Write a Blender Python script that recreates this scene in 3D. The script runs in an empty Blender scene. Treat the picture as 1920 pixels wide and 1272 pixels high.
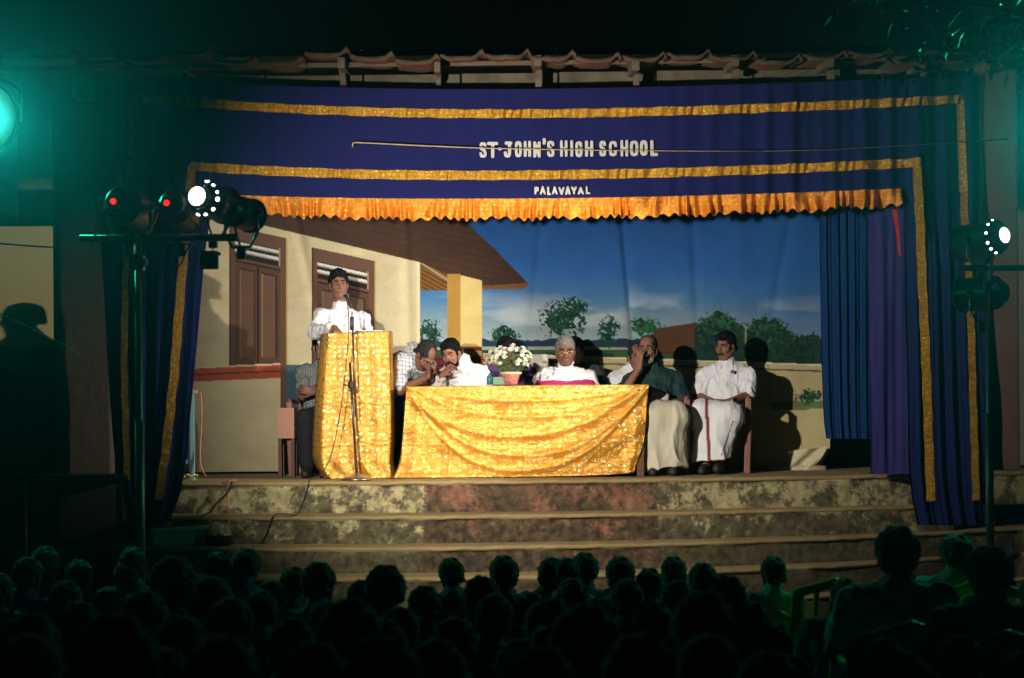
import bpy, bmesh, math, random
import numpy as np
from mathutils import Vector, Matrix

random.seed(7)
RNG = np.random.default_rng(7)
rad = math.radians
SC = bpy.context.scene
COL = SC.collection

# ------------------------------------------------------------------ camera
F_PX, CX, HY, ROLL, CAM_H, CAM_Y = 4043.0, 960.0, 738.0, rad(0.43), 0.70, -17.5
cam_data = bpy.data.cameras.new('camera')
cam = bpy.data.objects.new('camera', cam_data)
COL.objects.link(cam)
cam_data.sensor_width = 36.0
cam_data.lens = F_PX / 1920.0 * 36.0
cam_data.shift_y = (HY - 636.0) / 1920.0
cam_data.clip_end = 400.0
cam_data.dof.use_dof = True
cam_data.dof.focus_distance = 18.2
cam_data.dof.aperture_fstop = 3.2
cam.matrix_world = Matrix.Translation((0, CAM_Y, CAM_H)) @ Matrix.Rotation(rad(90), 4, 'X') @ Matrix.Rotation(-ROLL, 4, 'Z')
SC.camera = cam

# ------------------------------------------------------------------ world (night)
world = bpy.data.worlds.new('World'); SC.world = world
world.use_nodes = True
wn = world.node_tree.nodes; wl = world.node_tree.links
sky = wn.new('ShaderNodeTexSky'); sky.sky_type = 'NISHITA'; sky.sun_disc = False
sky.sun_elevation = rad(-4); sky.sun_rotation = rad(40)
wl.new(sky.outputs[0], wn['Background'].inputs[0])
wn['Background'].inputs[1].default_value = 0.010

# ------------------------------------------------------------------ view / render
SC.view_settings.view_transform = 'Standard'
SC.view_settings.look = 'None'
SC.view_settings.exposure = 0.0
SC.view_settings.gamma = 1.0
SC.cycles.use_denoising = True
SC.cycles.max_bounces = 6
SC.cycles.diffuse_bounces = 3
SC.cycles.glossy_bounces = 3
SC.cycles.volume_bounces = 0
SC.cycles.sample_clamp_indirect = 4.0
SC.cycles.caustics_reflective = False
SC.cycles.caustics_refractive = False

# lamp levels
LEFT_W, RIGHT_W, GREEN_W = 1900.0, 1500.0, 125.0
FLARE_HAZE_DENSITY = 0.0064


def W(px, py, y):
    """point at world depth y that the photograph shows at (px, py)"""
    d = y - CAM_Y
    u, v = px - CX, HY - py
    c, s = math.cos(ROLL), math.sin(ROLL)
    u0, v0 = u * c + v * s, -u * s + v * c
    return Vector((u0 * d / F_PX, y, CAM_H + v0 * d / F_PX))


def Wn(px, py, y):
    d = y - CAM_Y
    u, v = px - CX, HY - py
    c, s = math.cos(ROLL), math.sin(ROLL)
    return np.stack([(u * c + v * s) * d / F_PX, y + 0 * u, CAM_H + (-u * s + v * c) * d / F_PX], -1)


# ------------------------------------------------------------------ materials
MATS = {}


def mat(name, color=(.5, .5, .5), rough=.7, metal=0.0, bump=0.0, bscale=30.0, var=0.0, vscale=6.0, emit=None, estr=0.0,
        stretch=(1, 1, 1), spec=.4, sheen=0.0, coat=0.0):
    if name in MATS:
        return MATS[name]
    m = bpy.data.materials.new(name); m.use_nodes = True
    n, l = m.node_tree.nodes, m.node_tree.links
    b = n['Principled BSDF']
    b.inputs['Base Color'].default_value = (*color, 1)
    b.inputs['Roughness'].default_value = rough
    b.inputs['Metallic'].default_value = metal
    b.inputs['Specular IOR Level'].default_value = spec
    if sheen:
        b.inputs['Sheen Weight'].default_value = sheen
    if coat:
        b.inputs['Coat Weight'].default_value = coat
    if emit:
        b.inputs['Emission Color'].default_value = (*emit, 1)
        b.inputs['Emission Strength'].default_value = estr
    if bump or var:
        tc = n.new('ShaderNodeTexCoord'); mp = n.new('ShaderNodeMapping')
        mp.inputs['Scale'].default_value = stretch
        l.new(tc.outputs['Object'], mp.inputs[0])
    if bump:
        t = n.new('ShaderNodeTexNoise'); t.inputs['Scale'].default_value = bscale; t.inputs['Detail'].default_value = 4
        l.new(mp.outputs[0], t.inputs['Vector'])
        bp = n.new('ShaderNodeBump'); bp.inputs['Strength'].default_value = bump; bp.inputs['Distance'].default_value = .02
        l.new(t.outputs['Fac'], bp.inputs['Height']); l.new(bp.outputs[0], b.inputs['Normal'])
    if var:
        t = n.new('ShaderNodeTexNoise'); t.inputs['Scale'].default_value = vscale; t.inputs['Detail'].default_value = 5
        l.new(mp.outputs[0], t.inputs['Vector'])
        mx = n.new('ShaderNodeMix'); mx.data_type = 'RGBA'
        mx.inputs['A'].default_value = (*[max(0, c * (1 - var)) for c in color], 1)
        mx.inputs['B'].default_value = (*[min(1, c * (1 + var)) for c in color], 1)
        l.new(t.outputs['Fac'], mx.inputs['Factor']); l.new(mx.outputs['Result'], b.inputs['Base Color'])
    MATS[name] = m
    return m


def node_mat(name):
    m = bpy.data.materials.new(name); m.use_nodes = True
    MATS[name] = m
    return m, m.node_tree.nodes, m.node_tree.links, m.node_tree.nodes['Principled BSDF']


def ramp(n, stops):
    r = n.new('ShaderNodeValToRGB')
    e = r.color_ramp.elements
    while len(e) < len(stops):
        e.new(.5)
    for k, (p, c) in enumerate(stops):
        e[k].position = p; e[k].color = (*c, 1)
    return r


def brocade(name, dark, light, motif=26.0, rough=.42, metal=.55, bump=.5):
    """gold brocade: rows of round flower motifs woven into the cloth"""
    m, n, l, b = node_mat(name)
    tc = n.new('ShaderNodeTexCoord')
    mp = n.new('ShaderNodeMapping'); mp.inputs['Scale'].default_value = (1, .15, 1)
    l.new(tc.outputs['Object'], mp.inputs[0])
    v = n.new('ShaderNodeTexVoronoi'); v.inputs['Scale'].default_value = motif; v.inputs['Randomness'].default_value = .55
    l.new(mp.outputs[0], v.inputs['Vector'])
    v2 = n.new('ShaderNodeTexVoronoi'); v2.inputs['Scale'].default_value = motif * 3.1; v2.inputs['Randomness'].default_value = .8
    l.new(mp.outputs[0], v2.inputs['Vector'])
    r1 = ramp(n, [(0, (1, 1, 1)), (.26, (1, 1, 1)), (.34, (0, 0, 0)), (.46, (.55, .55, .55)), (.60, (0, 0, 0))])
    l.new(v.outputs['Distance'], r1.inputs[0])
    r2 = ramp(n, [(.15, (1, 1, 1)), (.42, (0, 0, 0))])
    l.new(v2.outputs['Distance'], r2.inputs[0])
    ad = n.new('ShaderNodeMath'); ad.operation = 'MAXIMUM'
    mu = n.new('ShaderNodeMath'); mu.operation = 'MULTIPLY'; mu.inputs[1].default_value = .6
    l.new(r2.outputs[0], mu.inputs[0]); l.new(r1.outputs[0], ad.inputs[0]); l.new(mu.outputs[0], ad.inputs[1])
    mx = n.new('ShaderNodeMix'); mx.data_type = 'RGBA'
    mx.inputs['A'].default_value = (*dark, 1); mx.inputs['B'].default_value = (*light, 1)
    l.new(ad.outputs[0], mx.inputs['Factor']); l.new(mx.outputs['Result'], b.inputs['Base Color'])
    mr = n.new('ShaderNodeMapRange'); mr.inputs[3].default_value = .30; mr.inputs[4].default_value = metal
    l.new(ad.outputs[0], mr.inputs[0]); l.new(mr.outputs[0], b.inputs['Metallic'])
    b.inputs['Roughness'].default_value = rough
    ns = n.new('ShaderNodeTexNoise'); ns.inputs['Scale'].default_value = 120; ns.inputs['Detail'].default_value = 3
    l.new(tc.outputs['Object'], ns.inputs['Vector'])
    sm = n.new('ShaderNodeMath'); sm.operation = 'ADD'
    l.new(ns.outputs['Fac'], sm.inputs[0]); l.new(ad.outputs[0], sm.inputs[1])
    bp = n.new('ShaderNodeBump'); bp.inputs['Strength'].default_value = bump; bp.inputs['Distance'].default_value = .006
    l.new(sm.outputs[0], bp.inputs['Height']); l.new(bp.outputs[0], b.inputs['Normal'])
    return m


def checks(name, base, line, cell, width):
    """woven check shirt: crossing thin lines in object space"""
    m, n, l, b = node_mat(name)
    tc = n.new('ShaderNodeTexCoord'); sp = n.new('ShaderNodeSeparateXYZ')
    l.new(tc.outputs['Object'], sp.inputs[0])
    outs = []
    for ax, k in (('X', 1.0), ('Z', 1.0)):
        a = n.new('ShaderNodeMath'); a.operation = 'MULTIPLY'; a.inputs[1].default_value = 1 / cell
        l.new(sp.outputs[ax], a.inputs[0])
        y = n.new('ShaderNodeMath'); y.operation = 'MULTIPLY'; y.inputs[1].default_value = .55 / cell
        l.new(sp.outputs['Y'], y.inputs[0])
        s = n.new('ShaderNodeMath'); s.operation = 'ADD'
        l.new(a.outputs[0], s.inputs[0]); l.new(y.outputs[0], s.inputs[1])
        f = n.new('ShaderNodeMath'); f.operation = 'FRACT'; l.new(s.outputs[0], f.inputs[0])
        c = n.new('ShaderNodeMath'); c.operation = 'LESS_THAN'; c.inputs[1].default_value = width
        l.new(f.outputs[0], c.inputs[0]); outs.append(c)
    ad = n.new('ShaderNodeMath'); ad.operation = 'ADD'
    l.new(outs[0].outputs[0], ad.inputs[0]); l.new(outs[1].outputs[0], ad.inputs[1])
    hf = n.new('ShaderNodeMath'); hf.operation = 'MULTIPLY'; hf.inputs[1].default_value = .55; hf.use_clamp = True
    l.new(ad.outputs[0], hf.inputs[0])
    mx = n.new('ShaderNodeMix'); mx.data_type = 'RGBA'
    mx.inputs['A'].default_value = (*base, 1); mx.inputs['B'].default_value = (*line, 1)
    l.new(hf.outputs[0], mx.inputs['Factor']); l.new(mx.outputs['Result'], b.inputs['Base Color'])
    b.inputs['Roughness'].default_value = .85
    return m


def attr_mat(name, rough=.9, bump=.15, bscale=180, spec=.2):
    """colour from the mesh's own colour layer (paint or woven border)"""
    m, n, l, b = node_mat(name)
    a = n.new('ShaderNodeAttribute'); a.attribute_name = 'paint'
    l.new(a.outputs['Color'], b.inputs['Base Color'])
    b.inputs['Roughness'].default_value = rough
    b.inputs['Specular IOR Level'].default_value = spec
    t = n.new('ShaderNodeTexNoise'); t.inputs['Scale'].default_value = bscale
    tc = n.new('ShaderNodeTexCoord'); l.new(tc.outputs['Object'], t.inputs['Vector'])
    bp = n.new('ShaderNodeBump'); bp.inputs['Strength'].default_value = bump; bp.inputs['Distance'].default_value = .003
    l.new(t.outputs['Fac'], bp.inputs['Height']); l.new(bp.outputs[0], b.inputs['Normal'])
    return m


# ------------------------------------------------------------------ object helpers
def tag(o, label=None, cat=None, group=None, kind=None):
    if label: o['label'] = label
    if cat: o['category'] = cat
    if group: o['group'] = group
    if kind: o['kind'] = kind
    return o


def empty(name, loc=(0, 0, 0), rz=0.0, label=None, cat=None, group=None):
    o = bpy.data.objects.new(name, None); COL.objects.link(o)
    o.location = loc; o.rotation_euler = (0, 0, rz); o.empty_display_size = .1
    return tag(o, label, cat, group)


def link_mesh(name, me, m=None, parent=None, smooth=True):
    o = bpy.data.objects.new(name, me); COL.objects.link(o)
    if m is not None:
        for mm in (m if isinstance(m, (list, tuple)) else [m]):
            me.materials.append(mm)
    if parent is not None:
        o.parent = parent
    if smooth and len(me.polygons):
        me.polygons.foreach_set('use_smooth', np.ones(len(me.polygons), bool))
    return o


def raw(name, V, Fc, m, parent=None, smooth=True):
    me = bpy.data.meshes.new(name)
    V = np.asarray(V, np.float32)
    if isinstance(Fc, np.ndarray) and Fc.ndim == 2 and len(Fc):
        k = Fc.shape[1]
        me.vertices.add(len(V)); me.vertices.foreach_set('co', V.ravel())
        me.loops.add(Fc.size); me.loops.foreach_set('vertex_index', Fc.astype(np.int32).ravel())
        me.polygons.add(len(Fc)); me.polygons.foreach_set('loop_start', np.arange(0, Fc.size, k, dtype=np.int32))
        me.update(calc_edges=True)
    else:
        me.from_pydata([tuple(v) for v in V], [], [tuple(f) for f in Fc])
    return link_mesh(name, me, m, parent, smooth)


class MB:
    """collects simple solids into one bmesh"""
    def __init__(s):
        s.bm = bmesh.new()

    def box(s, c, size, rot=None, bev=0.0):
        r = bmesh.ops.create_cube(s.bm, size=1)
        vs = r['verts']
        M = Matrix.Translation(c) @ (rot.to_4x4() if rot else Matrix()) @ Matrix.Diagonal((*size, 1))
        bmesh.ops.transform(s.bm, matrix=M, verts=vs)
        if bev:
            es = list({e for v in vs for e in v.link_edges})
            bmesh.ops.bevel(s.bm, geom=es, offset=bev, segments=2, affect='EDGES', profile=.6)
        return s

    def tube(s, pts, r, seg=8, caps=True):
        pts = [Vector(p) for p in pts]
        rs = r if isinstance(r, (list, tuple)) else [r] * len(pts)
        rings = []
        up = Vector((0, 0, 1))
        t0 = (pts[1] - pts[0]).normalized()
        n = t0.orthogonal().normalized()
        for i, p in enumerate(pts):
            t = (pts[min(i + 1, len(pts) - 1)] - pts[max(i - 1, 0)]).normalized()
            n = (n - t * n.dot(t))
            n = n.normalized() if n.length > 1e-6 else t.orthogonal().normalized()
            b = t.cross(n)
            rings.append([s.bm.verts.new(p + (n * math.cos(a) + b * math.sin(a)) * rs[i])
                          for a in [2 * math.pi * k / seg for k in range(seg)]])
        for a, b in zip(rings, rings[1:]):
            for k in range(seg):
                s.bm.faces.new((a[k], a[(k + 1) % seg], b[(k + 1) % seg], b[k]))
        if caps:
            s.bm.faces.new(rings[0][::-1]); s.bm.faces.new(rings[-1])
        return s

    def lathe(s, prof, M=None, seg=24):
        M = M or Matrix()
        rings = []
        for (r, z) in prof:
            if r < 1e-5:
                rings.append([s.bm.verts.new(M @ Vector((0, 0, z)))])
            else:
                rings.append([s.bm.verts.new(M @ Vector((r * math.cos(2 * math.pi * k / seg), r * math.sin(2 * math.pi * k / seg), z)))
                              for k in range(seg)])
        for a, b in zip(rings, rings[1:]):
            for k in range(seg):
                k2 = (k + 1) % seg
                if len(a) == 1 and len(b) == 1: continue
                if len(a) == 1: s.bm.faces.new((a[0], b[k2], b[k]))
                elif len(b) == 1: s.bm.faces.new((a[k], a[k2], b[0]))
                else: s.bm.faces.new((a[k], a[k2], b[k2], b[k]))
        return s

    def mesh(s, name):
        bmesh.ops.recalc_face_normals(s.bm, faces=s.bm.faces)
        me = bpy.data.meshes.new(name); s.bm.to_mesh(me); s.bm.free()
        return me

    def build(s, name, m, parent=None, smooth=False):
        return link_mesh(name, s.mesh(name), m, parent, smooth)


def along(a, b):
    """matrix whose +Z runs from a to b"""
    a, b = Vector(a), Vector(b)
    q = (b - a).to_track_quat('Z', 'Y')
    return Matrix.Translation(a) @ q.to_matrix().to_4x4()


def copy_tree(o, parent=None):
    c = o.copy(); COL.objects.link(c)
    c.parent = parent
    for ch in list(o.children):
        copy_tree(ch, c)
    return c


def grid_obj(name, P, m, parent=None, smooth=True, colors=None):
    """P: (rows, cols, 3) points -> quad sheet"""
    R, C = P.shape[:2]
    idx = np.arange(R * C).reshape(R, C)
    Fq = np.stack([idx[:-1, :-1], idx[:-1, 1:], idx[1:, 1:], idx[1:, :-1]], -1).reshape(-1, 4)
    o = raw(name, P.reshape(-1, 3), Fq, m, parent, smooth)
    if colors is not None:
        a = o.data.color_attributes.new('paint', 'FLOAT_COLOR', 'POINT')
        cc = np.ones((R * C, 4), np.float32); cc[:, :3] = colors.reshape(-1, 3)
        a.data.foreach_set('color', cc.ravel())
    return o


# value noise -----------------------------------------------------
def _hash(i, j, k):
    n = (i * 73856093) ^ (j * 19349663) ^ (k * 83492791)
    n = (n ^ (n >> 13)) * 1274126177
    return ((n ^ (n >> 16)) & 0xffff).astype(np.float32) / 65535.0


def vnoise(p):
    p = np.asarray(p, np.float64)
    i = np.floor(p).astype(np.int64); f = p - i
    f = f * f * (3 - 2 * f)
    o = 0
    for dx in (0, 1):
        for dy in (0, 1):
            for dz in (0, 1):
                w = (f[..., 0] if dx else 1 - f[..., 0]) * (f[..., 1] if dy else 1 - f[..., 1]) * (f[..., 2] if dz else 1 - f[..., 2])
                o = o + w * _hash(i[..., 0] + dx, i[..., 1] + dy, i[..., 2] + dz)
    return o * 2 - 1


def fbm(p, octv=3):
    o, a, s = 0, 1.0, 1.0
    for k in range(octv):
        o = o + a * vnoise(np.asarray(p) * s + 17.3 * k); a *= .5; s *= 2.03
    return o


# ------------------------------------------------------------------ solid shapes by distance field + surface nets
class SDF:
    def __init__(s, h):
        s.h = h; s.ops = []

    def cone(s, a, b, ra, rb=None, k=.02, op='u', flat=None):
        a, b = np.array(a, float), np.array(b, float); rb = ra if rb is None else rb
        mr = max(ra, rb) + k + 3 * s.h
        lo, hi = np.minimum(a, b) - mr, np.maximum(a, b) + mr
        ab = b - a; L = float(ab @ ab) + 1e-9

        def f(X, Y, Z):
            px, py, pz = X - a[0], Y - a[1], Z - a[2]
            t = np.clip((px * ab[0] + py * ab[1] + pz * ab[2]) / L, 0, 1)
            return np.sqrt((px - t * ab[0]) ** 2 + (py - t * ab[1]) ** 2 + (pz - t * ab[2]) ** 2) - (ra + (rb - ra) * t)
        s.ops.append((f, lo, hi, k, op)); return s

    def ell(s, c, r, R=None, k=.02, op='u'):
        c, r = np.array(c, float), np.array(r, float)
        mr = r.max() + k + 3 * s.h
        Ri = np.array(R.transposed()) if R is not None else np.eye(3)

        def f(X, Y, Z):
            p = [X - c[0], Y - c[1], Z - c[2]]
            q = [Ri[i, 0] * p[0] + Ri[i, 1] * p[1] + Ri[i, 2] * p[2] for i in range(3)]
            k0 = np.sqrt((q[0] / r[0]) ** 2 + (q[1] / r[1]) ** 2 + (q[2] / r[2]) ** 2) + 1e-9
            k1 = np.sqrt((q[0] / r[0] ** 2) ** 2 + (q[1] / r[1] ** 2) ** 2 + (q[2] / r[2] ** 2) ** 2) + 1e-9
            return k0 * (k0 - 1) / k1
        s.ops.append((f, c - mr, c + mr, k, op)); return s

    def cut(s, p, n, k=.004):
        """keep the side away from n"""
        p = np.array(p, float); n = np.array(n, float); n /= np.linalg.norm(n)

        def f(X, Y, Z):
            return (X - p[0]) * n[0] + (Y - p[1]) * n[1] + (Z - p[2]) * n[2]
        s.ops.append((f, None, None, k, 'c')); return s

    def fn(s, f, lo, hi, k=.01, op='u'):
        s.ops.append((f, np.array(lo, float), np.array(hi, float), k, op)); return s

    def mesh(s):
        us = [o for o in s.ops if o[4] == 'u']
        lo = np.min([o[1] for o in us], 0) - s.h; hi = np.max([o[2] for o in us], 0) + s.h
        n = np.ceil((hi - lo) / s.h).astype(int) + 1
        F = np.full(n, .2, np.float32)
        ax = [(lo[i] + s.h * np.arange(n[i])).astype(np.float32) for i in range(3)]
        for f, l, h_, k, op in s.ops:
            if l is None:
                i0 = np.zeros(3, int); i1 = n
            else:
                i0 = np.clip(np.floor((l - lo) / s.h).astype(int), 0, n); i1 = np.clip(np.ceil((h_ - lo) / s.h).astype(int) + 1, 0, n)
            if (i1 <= i0).any(): continue
            sl = tuple(slice(i0[i], i1[i]) for i in range(3))
            X = ax[0][sl[0]][:, None, None]; Y = ax[1][sl[1]][None, :, None]; Z = ax[2][sl[2]][None, None, :]
            d = f(X, Y, Z).astype(np.float32); A = F[sl]
            if op == 'u':
                hh = np.clip(.5 + .5 * (A - d) / k, 0, 1); F[sl] = A + (d - A) * hh - k * hh * (1 - hh)
            else:
                d = -d if op == 's' else d
                hh = np.clip(.5 - .5 * (A - d) / k, 0, 1); F[sl] = A + (d - A) * hh + k * hh * (1 - hh)
        return nets(F, lo, s.h)


def nets(F, lo, h):
    S = F < 0
    nx, ny, nz = F.shape
    c = np.zeros((nx - 1, ny - 1, nz - 1), np.int8)
    for dx in (0, 1):
        for dy in (0, 1):
            for dz in (0, 1):
                c += S[dx:nx - 1 + dx, dy:ny - 1 + dy, dz:nz - 1 + dz]
    act = (c > 0) & (c < 8)
    I = np.argwhere(act)
    vid = np.full(act.shape, -1, np.int32); vid[act] = np.arange(len(I))
    acc = np.zeros((len(I), 3), np.float32); cnt = np.zeros(len(I), np.float32)
    cor = [(a, b, d) for a in (0, 1) for b in (0, 1) for d in (0, 1)]
    val = {q: F[I[:, 0] + q[0], I[:, 1] + q[1], I[:, 2] + q[2]] for q in cor}
    for q in cor:
        for axi in range(3):
            if q[axi] == 0:
                q2 = list(q); q2[axi] = 1; q2 = tuple(q2)
                a, b = val[q], val[q2]
                mk = (a < 0) != (b < 0)
                t = np.where(mk, a / np.where(mk, a - b, 1), 0)
                p = np.tile(np.array(q, np.float32), (len(I), 1)); p[:, axi] += t
                acc[mk] += p[mk]; cnt[mk] += 1
    V = lo + h * (I + acc / cnt[:, None])
    faces = []
    for axi in range(3):
        a1, a2 = [(1, 2), (2, 0), (0, 1)][axi]
        sl0 = [slice(None)] * 3; sl1 = [slice(None)] * 3
        sl0[axi] = slice(0, -1); sl1[axi] = slice(1, None)
        s0, s1 = S[tuple(sl0)], S[tuple(sl1)]
        E = np.argwhere(s0 != s1)
        ok = (E[:, a1] > 0) & (E[:, a2] > 0) & (E[:, a1] < F.shape[a1] - 1) & (E[:, a2] < F.shape[a2] - 1)
        E = E[ok]
        def cell(o1, o2):
            q = E.copy(); q[:, a1] += o1; q[:, a2] += o2
            return vid[q[:, 0], q[:, 1], q[:, 2]]
        Q = np.stack([cell(-1, -1), cell(0, -1), cell(0, 0), cell(-1, 0)], 1)
        fl = ~s0[E[:, 0], E[:, 1], E[:, 2]]
        Q[fl] = Q[fl][:, ::-1]
        faces.append(Q)
    return V, np.concatenate(faces)


def vnormals(V, Fq):
    n = np.cross(V[Fq[:, 2]] - V[Fq[:, 0]], V[Fq[:, 3]] - V[Fq[:, 1]])
    N = np.zeros_like(V)
    for k in range(4):
        np.add.at(N, Fq[:, k], n)
    return N / (np.linalg.norm(N, axis=1, keepdims=True) + 1e-9)


def sdf_obj(name, s, m, parent, wrinkle=None):
    V, Fq = s.mesh()
    if wrinkle:
        amp, sc = wrinkle
        V = V + vnormals(V, Fq) * (amp * fbm(V * np.array(sc), 3))[:, None]
    return raw(name, V, Fq, m, parent, True)


def lin(r, g, b, k=1.0):
    f = lambda c: ((c / 255 + .055) / 1.055) ** 2.4 if c > 10 else c / 255 / 12.92
    return tuple(min(1.0, f(c) * k) for c in (r, g, b))


# =================================================================== GROUND AND STAGE
GZ = -1.15
ground_m = mat('ground_earth', (.10, .075, .05), .95, bump=.6, bscale=14, var=.4, vscale=3)
bm = MB(); bm.box((0, 20, GZ - .25), (160, 120, .5))
tag(bm.build('ground', ground_m), kind='structure')

m, n, l, b = node_mat('weathered_riser')
tc = n.new('ShaderNodeTexCoord'); sp = n.new('ShaderNodeSeparateXYZ'); l.new(tc.outputs['Object'], sp.inputs[0])
n1 = n.new('ShaderNodeTexNoise'); n1.inputs['Scale'].default_value = 4.6; n1.inputs['Detail'].default_value = 11; n1.inputs['Roughness'].default_value = .80
n2 = n.new('ShaderNodeTexNoise'); n2.inputs['Scale'].default_value = 17; n2.inputs['Detail'].default_value = 6
for t in (n1, n2): l.new(tc.outputs['Object'], t.inputs['Vector'])
plaster = ramp(n, [(.3, (.25, .21, .10)), (.52, (.42, .36, .18)), (.75, (.56, .50, .29))])
red = ramp(n, [(.3, (.12, .070, .038)), (.5, (.22, .095, .055)), (.7, (.33, .17, .105))])
l.new(n2.outputs['Fac'], plaster.inputs[0]); l.new(n2.outputs['Fac'], red.inputs[0])
wob = n.new('ShaderNodeMath'); wob.operation = 'MULTIPLY_ADD'; wob.inputs[1].default_value = .16
l.new(n2.outputs['Fac'], wob.inputs[0]); l.new(sp.outputs['X'], wob.inputs[2])
g1 = n.new('ShaderNodeMath'); g1.operation = 'GREATER_THAN'; g1.inputs[1].default_value = -.63
g2 = n.new('ShaderNodeMath'); g2.operation = 'LESS_THAN'; g2.inputs[1].default_value = 1.26
mm = n.new('ShaderNodeMath'); mm.operation = 'MULTIPLY'
l.new(wob.outputs[0], g1.inputs[0]); l.new(wob.outputs[0], g2.inputs[0]); l.new(g1.outputs[0], mm.inputs[0]); l.new(g2.outputs[0], mm.inputs[1])
mx = n.new('ShaderNodeMix'); mx.data_type = 'RGBA'
l.new(mm.outputs[0], mx.inputs['Factor']); l.new(plaster.outputs[0], mx.inputs['A']); l.new(red.outputs[0], mx.inputs['B'])
moss = ramp(n, [(.475, (0, 0, 0)), (.505, (.8, .8, .8)), (.56, (1, 1, 1))])
zg = n.new('ShaderNodeMapRange'); zg.inputs[1].default_value = -.15; zg.inputs[2].default_value = -.75; zg.inputs[3].default_value = -.02; zg.inputs[4].default_value = .15  # extra moss downward, also putting the dimness of the lower steps into the colour
l.new(sp.outputs['Z'], zg.inputs[0])
av = n.new('ShaderNodeMath'); av.operation = 'ADD'; n3 = n.new('ShaderNodeTexNoise'); n3.inputs['Scale'].default_value = 9; n3.inputs['Detail'].default_value = 4
mp3 = n.new('ShaderNodeMapping'); mp3.inputs['Scale'].default_value = (1.3, 1, .16); l.new(tc.outputs['Object'], mp3.inputs[0]); l.new(mp3.outputs[0], n3.inputs['Vector'])
mixn = n.new('ShaderNodeMix'); mixn.inputs[0].default_value = .10
l.new(n1.outputs['Fac'], mixn.inputs[2]); l.new(n3.outputs['Fac'], mixn.inputs[3]); l.new(mixn.outputs[0], av.inputs[0]); l.new(zg.outputs[0], av.inputs[1])
l.new(av.outputs[0], moss.inputs[0])
mossc = ramp(n, [(.35, (.016, .014, .009)), (.65, (.085, .068, .032))])
l.new(n2.outputs['Fac'], mossc.inputs[0])
mf = n.new('ShaderNodeMath'); mf.operation = 'MULTIPLY'; mf.inputs[1].default_value = .88; l.new(moss.outputs[0], mf.inputs[0])
mx2 = n.new('ShaderNodeMix'); mx2.data_type = 'RGBA'
l.new(mf.outputs[0], mx2.inputs['Factor']); l.new(mx.outputs['Result'], mx2.inputs['A']); l.new(mossc.outputs[0], mx2.inputs['B'])
l.new(mx2.outputs['Result'], b.inputs['Base Color']); b.inputs['Roughness'].default_value = .9
bp = n.new('ShaderNodeBump'); bp.inputs['Strength'].default_value = .7; bp.inputs['Distance'].default_value = .02
l.new(n1.outputs['Fac'], bp.inputs['Height']); l.new(bp.outputs[0], b.inputs['Normal'])
riser_m = m
tread_m = mat('dusty_tread', (.33, .24, .11), .85, bump=.5, bscale=22, var=.35, vscale=5)
floor_m = mat('stage_cement', (.30, .22, .11), .85, bump=.35, bscale=14, var=.3, vscale=3)


def edge_y(k, x):
    return -.33 * k + (.040 + .013 * k) * (x + .9) ** 2


STEP_Z = [0.0, -.262, -.49, -.70, -.925]


def step_obj(k, parent, name, back):
    """one masonry step: rounded worn nosing, rough riser"""
    x0, x1 = (-2.98, 3.75) if k < 2 else (-3.12, 4.6)
    if k == 0: x0, x1 = -4.6, 4.9
    xs = np.linspace(x0, x1, 170)
    yf = edge_y(k, xs)
    yf = np.minimum(yf, 1.2) + (np.clip((-2.95 - xs) / .08, 0, 1) * 1.3 if k == 0 else 0)
    zt = STEP_Z[k]; zb = STEP_Z[k + 1] - .03 if k < 4 else GZ - .02
    wear = .010 * fbm(np.stack([xs * 2.3, 0 * xs + k * 7, 0 * xs], -1), 3)
    wear2 = .004 * fbm(np.stack([xs * 9, 0 * xs + k * 5, 0 * xs], -1), 2)
    prof = [(back, zt)]
    rows = [np.stack([xs, np.full_like(xs, back), np.full_like(xs, zt)], -1)]
    for dy, dz in ((.30, 0), (.12, -.002), (.03, -.004), (.008, -.010), (-.001, -.020), (.003, -.032), (.016, -.040)):
        rows.append(np.stack([xs, yf + dy + wear * (1 if dy < .1 else 0), zt + dz + wear2 * (1 if dy < .1 else .3)], -1))
    nn = 9
    for j in range(nn):
        z = (zt - .044) + (zb - zt + .044) * j / (nn - 1)
        q = .012 * fbm(np.stack([xs * 5, 0 * xs + z * 11, 0 * xs + k], -1), 3)
        rows.append(np.stack([xs, yf + .022 + q, np.full_like(xs, z)], -1))
    rows.append(np.stack([xs, np.full_like(xs, back), np.full_like(xs, zb)], -1))
    P = np.stack(rows)
    o = grid_obj(name, P[:, ::-1], [tread_m if k else floor_m, riser_m, tread_m], parent)
    C = P.shape[1] - 1
    mi = np.zeros((P.shape[0] - 1, C), np.int32); mi[7:, :] = 1; mi[3:7, :] = 2
    o.data.polygons.foreach_set('material_index', mi.ravel())
    return o


stage = step_obj(0, None, 'stage_floor', 3.0)
tag(stage, 'worn cement stage floor with a mossy front edge', kind='structure')
steps_root = empty('stage_steps'); tag(steps_root, 'curved mossy cement steps below the stage', kind='structure')
for k in range(1, 5):
    step_obj(k, steps_root, 'step', 2.4)

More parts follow.
